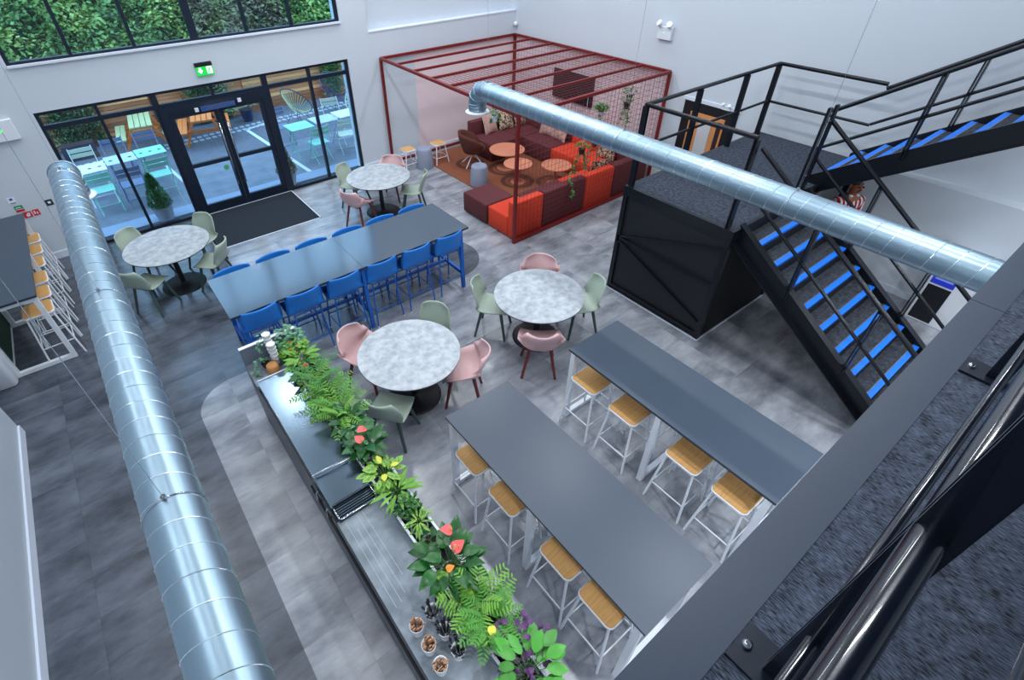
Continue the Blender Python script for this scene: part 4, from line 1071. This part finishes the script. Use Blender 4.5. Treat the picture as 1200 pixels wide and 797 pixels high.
mx = nt.nodes.new('ShaderNodeMix'); mx.data_type = 'RGBA'; nt.links.new(k, mx.inputs[0]); mx.inputs[6].default_value = lin((222,218,226)); mx.inputs[7].default_value = lin((168,24,40)); nt.links.new(mx.outputs[2], b.inputs['Base Color'])
skin('shirt', [(0,0,.90),(0,0,1.10),(0,-.01,1.28),(0,-.01,1.405),(.16,-.01,1.38),(.21,0,1.18),(-.16,-.01,1.38),(-.21,0,1.18)], [(0,1),(1,2),(2,3),(3,4),(4,5),(3,6),(6,7)], [(.155,.125),(.145,.115),(.165,.125),(.11,.09),.078,.064,.078,.064], stripes, pr)
skin('trousers', [(0,0,.94),(.09,0,.86),(.10,.01,.50),(.10,-.02,.10),(-.09,0,.86),(-.10,.01,.50),(-.10,-.02,.10)], [(0,1),(1,2),(2,3),(0,4),(4,5),(5,6)], [(.145,.12),.095,.072,.06,.095,.072,.06], mat('dark trousers', (34,38,52), .8), pr)
HAIR = mat('black hair', (18,16,20), .6)
skin('hair', [(0,-.05,1.56),(0,-.045,1.66),(0,.0,1.70)], [(0,1),(1,2)], [.075,.09,.075], HAIR, pr)
for s_ in (-1, 1):
    MB().lathe(s_*.033, 0, [(.004,-.012),(.013,-.006),(.014,.004),(.005,.012)], 10).build('eye', HAIR, pr).location = (0, .088, 1.605)
    MB().tube([(s_*.082,.01,1.625),(s_*.092,.0,1.60),(s_*.084,.01,1.57)], [.010,.016,.008], 8).build('ear', SKIN, pr)
    for f in range(5):
        dx = (f-2)*.014 if f < 4 else -s_*.04
        MB().tube([(s_*.23+dx*.7,.10,.84),(s_*.23+dx,.115,.795),(s_*.23+dx,.125,.765+(.01 if f in (0,3) else 0))], [.010,.009,.007], 6).build('finger', SKIN, pr)
MB().tube([(0,.085,1.61),(0,.112,1.575),(0,.092,1.565)], [.010,.015,.010], 8).build('nose', SKIN, pr)
MB().bar((-.025,.092,1.54),(.025,.092,1.54),.012,.010).build('mouth', mat('lips', (120,58,54), .5), pr)
for s_ in (-1, 1): MB().lathe(s_*.05, .04, [(.02,1.455),(.03,1.47),(.012,1.48)], 10).build('collar_tip', PLASTW, pr)

# ---------------- outdoors ----------------
PAV = mat('paving grey', (92,100,112), .6, col2=(120,128,140), vscale=3, detail=5)
ASP = mat('gravelly paving', (92,96,106), .8, var=.18, vscale=14, bump=.3, bscale=60)
pv = struct(MB().box(-9, 16, GY+.3, 13.4, -.2, -.02).build('ground_patio', PAV)); pv['label'] = 'blue grey paved patio outside'
struct(MB().box(-9, 16, 13.4, 16.6, -.2, -.024).build('ground_drive', ASP))
struct(MB().box(-9, 16, GY+.3, GY+.7, -.02, -.012).build('ground_threshold', mat('threshold concrete', (132,148,170), .6)))
ck = MB(); rg = random.Random(5)
for k in range(60):
    for r_0, (x0, y0, dx, dy) in enumerate(((-3, 14.55, .16, .012), (-3, 14.8, .16, .012))):
        ck.rbox(x0+k*dx*1.02, x0+k*dx*1.02+.12, y0+k*dy, y0+k*dy+.13, -.03, -.01, .03, 2)
o = ck.build('cobble_band', mat('white cobble', (170,178,190), .7)); tag(o, 'band of pale cobbles set in the patio ground', 'cobbles', kind='stuff')
for (a, b, nm) in (((3.45, 15.1), (3.72, 11.0), 'left'), ((3.4, 15.0), (4.1, 15.25), 'short')):
    m_ = MB().bar((a[0], a[1], -.02), (b[0], b[1], -.02), .09, .008)
    tag(m_.build('painted_line', mat('white road paint', (205,214,224), .7)), 'white painted line on the paving, the %s one' % ('long' if nm == 'left' else 'short crossing'), 'line')
tag(MB().bar((1.12, 14.1, -.02), (1.35, 11.6, -.02), .07, .008).build('painted_line', MATS['white road paint']), 'white painted line seen through the left door leaf', 'line')
# slatted fence
FW = [mat('fence board %d' % i, c, .75, var=.2, vscale=3, stretch=(1,14,14), objvar=.22) for i, c in enumerate(((196,128,78), (222,158,104), (164,104,66)))]
fn = thing('garden_fence', 'horizontal board timber fence at the back of the patio', 'fence', (0, 16.45, 0))
rg = random.Random(9)
for bx in range(9):
    x0 = -8 + bx*2.4
    MB().box(x0+.05, x0+2.35, .012, .02, -.02, 1.66).build('backing', FW[2], fn)
    MB().box(x0-.05, x0+.05, .03, .12, 0, 1.8).build('post', FW[2], fn)
    for k in range(16):
        z = -.02 + k*.105
        MB().box(x0+.02, x0+2.38, -.016+rg.uniform(-.008,.006), .008, z, z+.094).build('board', FW[rg.choice((0,0,1,2))], fn)
    
# ivy on the fence
def leafcloud(name, n, fn_, m, L, label, cat, grp=None):
    rng = np.random.default_rng(n); P_ = np.array([fn_(rng) for _ in range(n)])
    a = rng.uniform(0, 2*PI, n); t_ = rng.uniform(-1.2, .6, n); s_ = L*rng.uniform(.6, 1.3, n)
    d = np.stack([-np.sin(a)*np.cos(t_), -np.abs(np.cos(a))*np.cos(t_), np.sin(t_)], 1); sd = np.stack([np.cos(a), np.sin(a), rng.uniform(-.4,.4,n)], 1)
    q = lambda u, v: P_ + d*(u*s_)[:, None] + sd*(v*s_)[:, None]
    V = np.stack([q(0,0), q(.45,-.42), q(1,0), q(.45,.42)], 1).reshape(-1, 3)
    me = bpy.data.meshes.new(name); me.vertices.add(len(V)); me.vertices.foreach_set('co', V.ravel())
    me.loops.add(4*n); me.loops.foreach_set('vertex_index', np.arange(4*n, dtype=np.int32)); me.polygons.add(n)
    me.polygons.foreach_set('loop_start', np.arange(0, 4*n, 4, dtype=np.int32)); me.update(calc_edges=True)
    me.materials.append(m); o = bpy.data.objects.new(name, me); COL.objects.link(o); return tag(o, label, cat, grp)
def foliage_mat(name, c1, c2, c3, sc):
    m = bpy.data.materials.new(name); m.use_nodes = True; nt = m.node_tree; b = nt.nodes['Principled BSDF']; b.inputs['Roughness'].default_value = .6
    g = nt.nodes.new('ShaderNodeTexCoord'); n1 = nt.nodes.new('ShaderNodeTexNoise'); n1.inputs['Scale'].default_value = sc; n1.inputs['Detail'].default_value = 6; n1.inputs['Roughness'].default_value = .75
    nt.links.new(g.outputs['Object'], n1.inputs[0]); r = nt.nodes.new('ShaderNodeValToRGB'); r.color_ramp.elements[0].position = .36; r.color_ramp.elements[1].position = .62
    r.color_ramp.elements[0].color = lin(c1); r.color_ramp.elements[1].color = lin(c3); e = r.color_ramp.elements.new(.5); e.color = lin(c2)
    nt.links.new(n1.outputs[0], r.inputs[0]); nt.links.new(r.outputs[0], b.inputs['Base Color']); return m
IVD = foliage_mat('dark ivy', (26,56,40), (52,92,54), (94,126,80), 5)
HED = foliage_mat('hedge foliage', (52,84,40), (92,134,60), (156,176,88), 1.3)
HED2 = foliage_mat('dry hedge foliage', (80,72,56), (108,106,76), (126,150,78), 1.6)
def patch(x0, x1, z0, z1, y=16.4):
    return lambda r: (r.uniform(x0, x1)+.12*math.sin(9*r.random()), y - r.random()*.22, r.uniform(z0, z1))
leafcloud('wall_ivy', 4200, patch(-.75, .3, 0.1, 1.6), IVD, .065, 'dark ivy patch on the fence behind the left bistro tables', 'ivy', 'ivy patches on the fence')
leafcloud('wall_ivy', 4000, patch(2.45, 3.5, 0.05, 1.6), IVD, .065, 'dark ivy patch on the fence behind the doors', 'ivy', 'ivy patches on the fence')
leafcloud('wall_ivy', 2500, patch(6.4, 6.9, 0.1, 1.7), foliage_mat('green ivy', (34,78,40), (62,120,52), (110,160,70), 5), .065, 'bright green ivy patch at the right end of the fence', 'ivy', 'ivy patches on the fence')
# rising planted bank behind the fence
bk = struct(MB().add([(-12,17.2,.4),(22,17.2,.4),(22,19.5,2.4),(-12,19.5,2.4),(22,27,8.5),(-12,27,8.5)], [(0,1,2,3),(3,2,4,5)]).build('ground_bank', mat('bank undergrowth', (44,66,46), .95)))
def bank(x0, x1, y0, y1):
    def f(r):
        y = r.uniform(y0, y1); z = .4 + (y-17.2)*.87 if y < 19.5 else 2.4 + (y-19.5)*.813
        x = r.uniform(x0, x1); return (x, y + r.normal()*.1, z + .22*math.sin(x*2.1+y*1.3) + .18*math.sin(x*5.3-y*3.7) + r.random()*.3 + .18)
    return f
for i, (x0, x1) in enumerate(((-8, -3.5), (-3.5, .2), (.2, 3.6), (3.6, 6.4), (6.4, 9.5))):
    leafcloud('hedge', 24000, bank(x0, x1, 17.2, 26), HED if i in (0, 1, 2, 4) else HED2, .13, 'dense leafy shrub growth on the bank behind the fence, %s from the left' % ords[i], 'shrub', 'shrubs on the bank')['kind'] = 'stuff'
tag(MB().tube([(-2.4, 18.6, 1.0), (-2.4, 18.6, 6.5)], .035, 8).build('lamp_post', mat('blue grey pole', (120,150,178), .4)), 'thin pale blue pole standing in front of the bank', 'pole')

# bistro furniture
def bistro_table(x, y, m, label, hol=True):
    t = thing('bistro_table', label, 'table', (x, y, -.02), 0.03, 'folding bistro tables')
    MB().box(-.28, .28, -.27, .27, .70, .715).build('tabletop', m, t)
    if hol:
        for k in range(3): MB().cyl(-.18+.18*k, -.02, .714, .7165, .035, n=12).build('cut_out', NAVY, t)
    for s_ in (-1, 1):
        MB().tube([(s_*.24,-.24,.70),(s_*.24,.24,0)], .010, 6).tube([(s_*.22,.24,.70),(s_*.22,-.24,0)], .010, 6).build('leg', m, t)
    MB().tube([(-.24,.22,.04),(.24,.22,.04)], .008, 6).build('stretcher', m, t)
    return t
def bistro_chair(x, y, rz, m, label):
    t = thing('folding_chair', label, 'chair', (x, y, -.02), rz, 'folding bistro chairs')
    for k in range(5): MB().box(-.20, .20, -.18+k*.075, -.12+k*.075, .44, .452).build('seat_slat', m, t)
    for k in range(2): MB().box(-.20, .20, -.235-.02*k, -.222-.02*k, .66+k*.10, .74+k*.10).build('back_slat', m, t)
    for s_ in (-1, 1):
        MB().tube([(s_*.21,-.26,.86),(s_*.21,.22,0)], .010, 6).tube([(s_*.19,.18,.44),(s_*.19,-.22,0)], .010, 6).build('leg', m, t)
    MB().tube([(-.21,.20,.03),(.21,.20,.03)], .008, 6).build('stretcher', m, t)
AQ = mat('aqua metal', (136,206,184), .5); CRM = mat('cream metal', (196,206,184), .5); LAV = mat('pale grey blue metal', (176,192,222), .5); SLT = mat('slate blue metal', (108,124,154), .5); DKG = mat('dark green metal', (44,84,84), .5)
bistro_table(-.28, 12.58, PLASTW, 'white bistro table with round cut-outs, leftmost on the patio')
bistro_table(.30, 12.76, LAV, 'pale grey-blue bistro table with cut-outs in the middle of the left row')
bistro_table(.88, 12.82, AQ, 'aqua bistro table with cut-outs at the right of the left row')
bistro_chair(-.30, 13.3, PI, CRM, 'cream folding chair behind the white bistro table')
bistro_chair(-.22, 12.05, 0, AQ, 'aqua folding chair in front of the white bistro table')
bistro_chair(.30, 13.5, PI, SLT, 'slate blue folding chair behind the grey-blue bistro table')
bistro_chair(.95, 13.55, PI, SLT, 'slate blue folding chair behind the aqua bistro table')
bistro_chair(.85, 12.15, 0, AQ, 'aqua folding chair in front of the aqua bistro table')
bistro_chair(.30, 12.0, 0, SLT, 'slate blue folding chair in front of the grey-blue bistro table')
bistro_table(4.0, 12.28, AQ, 'aqua bistro table at the left of the right row', False)
bistro_table(4.65, 12.38, LAV, 'pale grey-blue bistro table in the middle of the right row', False)
bistro_table(5.28, 12.45, PLASTW, 'white bistro table at the right end of the right row', False)
bistro_chair(4.2, 11.75, .1, AQ, 'aqua folding chair in front of the right aqua table')
bistro_chair(4.95, 11.85, -.15, CRM, 'cream folding chair in front of the right hand bistro tables')
bistro_chair(5.25, 13.2, PI-.2, CRM, 'cream folding chair behind the right hand bistro tables')
bistro_chair(3.9, 13.3, PI, SLT, 'slate blue folding chair behind the right aqua table')
# picnic benches
OR1 = mat('orange timber', (214,118,48), .6, var=.12, vscale=5); GN1 = mat('pale green timber', (170,178,128), .6, var=.1, vscale=5)
def picnic(x, y, rz, m, label):
    t = thing('picnic_bench', label, 'bench', (x, y, -.02), rz, 'picnic benches'); t.scale = (.85, .82, .9)
    for k in range(4): MB().box(-.75, .75, -.30+k*.155, -.165+k*.155, .70, .735).build('top_plank', m, t)
    for s_ in (-1, 1):
        for k in range(2): MB().box(-.75, .75, s_*.62-.13+k*.135, s_*.62-.005+k*.135, .42, .455).build('seat_plank', m, t)
    for sx in (-1, 1):
        MB().bar((sx*.5,-.25,.70),(sx*.5,-.62,0),.06,.07).bar((sx*.5,.25,.70),(sx*.5,.62,0),.06,.07).bar((sx*.5,-.75,.39),(sx*.5,.75,.39),.04,.08).build('leg_frame', OR1, t)
picnic(1.12, 15.45, 1.45, GN1, 'picnic bench with pale green planks near the fence')
picnic(2.45, 14.95, 1.35, OR1, 'orange timber picnic bench seen through the left door')
# string lounge chairs
def string_chair(x, y, rz, m, fm, label):
    t = thing('string_chair', label, 'chair', (x, y, -.02), rz, 'round string chairs')
    Mx = Matrix.Translation((0,-.1,.62)) @ Matrix.Rotation(math.radians(52), 4, 'X')
    ring = [tuple(Mx @ Vector((.42*math.cos(a*PI/16), .46*math.sin(a*PI/16), 0))) for a in range(32)]
    MB().tube(ring, .014, 8, True).build('hoop', fm, t)
    hub = Mx @ Vector((0, -.12, -.30)); mb = MB()
    for p in ring: mb.tube([p, (Vector(p)+hub)/2 + Vector((0,0,-.05)), hub + (Vector(p)-hub)*.12], .007, 5)
    o = mb.build('strings', m, t); o['kind'] = 'stuff'
    for sx in (-1, 1):
        for sy in (-1, 1): MB().tube([(sx*.12, -.05+sy*.1, .30), (sx*.28, -.05+sy*.26, 0)], .010, 6).build('leg', fm, t)
string_chair(4.75, 14.5, 2.1, mat('pale yellow cord', (200,206,160), .6), mat('navy frame', (44,60,90), .5), 'pale yellow string chair seen from behind, left of the right window mullion')
string_chair(6.15, 15.2, .4, mat('navy cord', (58,60,92), .6), MATS['navy frame'], 'dark navy round string chair near the fence')
string_chair(6.35, 13.7, -.9, MATS['pale yellow cord'], MATS['pale yellow cord'], 'pale yellow string chair at the right end of the patio')
# potted conifers, palm
def conifer(x, y, m, label, hh, tipm=None):
    t = thing('potted_conifer', label, 'shrub', (x, y, -.02), 0, 'potted conifers by the glass')
    MB().loft([[(q*math.cos(a*PI/12), q*math.sin(a*PI/12), z) for a in range(24)] for q, z in ((.14,0),(.19,.26),(.205,.28),(.17,.28),(.165,.24))]).build('pot', mat('grey planter', (124,130,142), .6), t)
    rng = random.Random(int(x*100)); mb = MB()
    for i in range(1300):
        z = hh*rng.random()**1.3; r = .19*(1-z/hh)**.8*rng.uniform(.75, 1.05)+.01; a = rng.uniform(0, 2*PI)
        leaf_mb(.06, .022, 'strap', -.2, mb, LM((r*math.cos(a), r*math.sin(a), .27+z), a-PI/2, rng.uniform(.3,1.1)))
    mb.cyl(0, 0, .24, .24+hh*.8, .12, .01, 10)
    o = mb.build('foliage', m, t); o['kind'] = 'stuff'
conifer(.56, 10.98, foliage_mat('conifer green', (24,66,34), (44,104,50), (100,160,80), 30), 'potted green cone conifer outside the left glass', .62)
conifer(3.08, 10.96, foliage_mat('conifer olive', (44,50,34), (92,92,56), (160,140,80), 30), 'potted olive cone conifer outside the glass right of the doors', .62)
t = thing('potted_palm', 'spiky palm in a dark blue pot by the fence', 'plant', (3.75, 15.75, .30)); pot(t, .17, .32, mat('dark blue pot', (34,50,84), .4)); fronds(t, 12, .95, G5, random.Random(2), lw=.03, ll=.22, pairs=10)
bx_ = thing('planter_box', 'dark planter box in front of the left ivy', 'planter', (-.35, 15.6, -.02)); MB().box(-.35, .35, -.15, .15, 0, .35).build('box', mat('plum planter', (48,44,62), .6), bx_); MB().box(-.32, .32, -.12, .12, .34, .352).build('soil', SOIL, bx_)
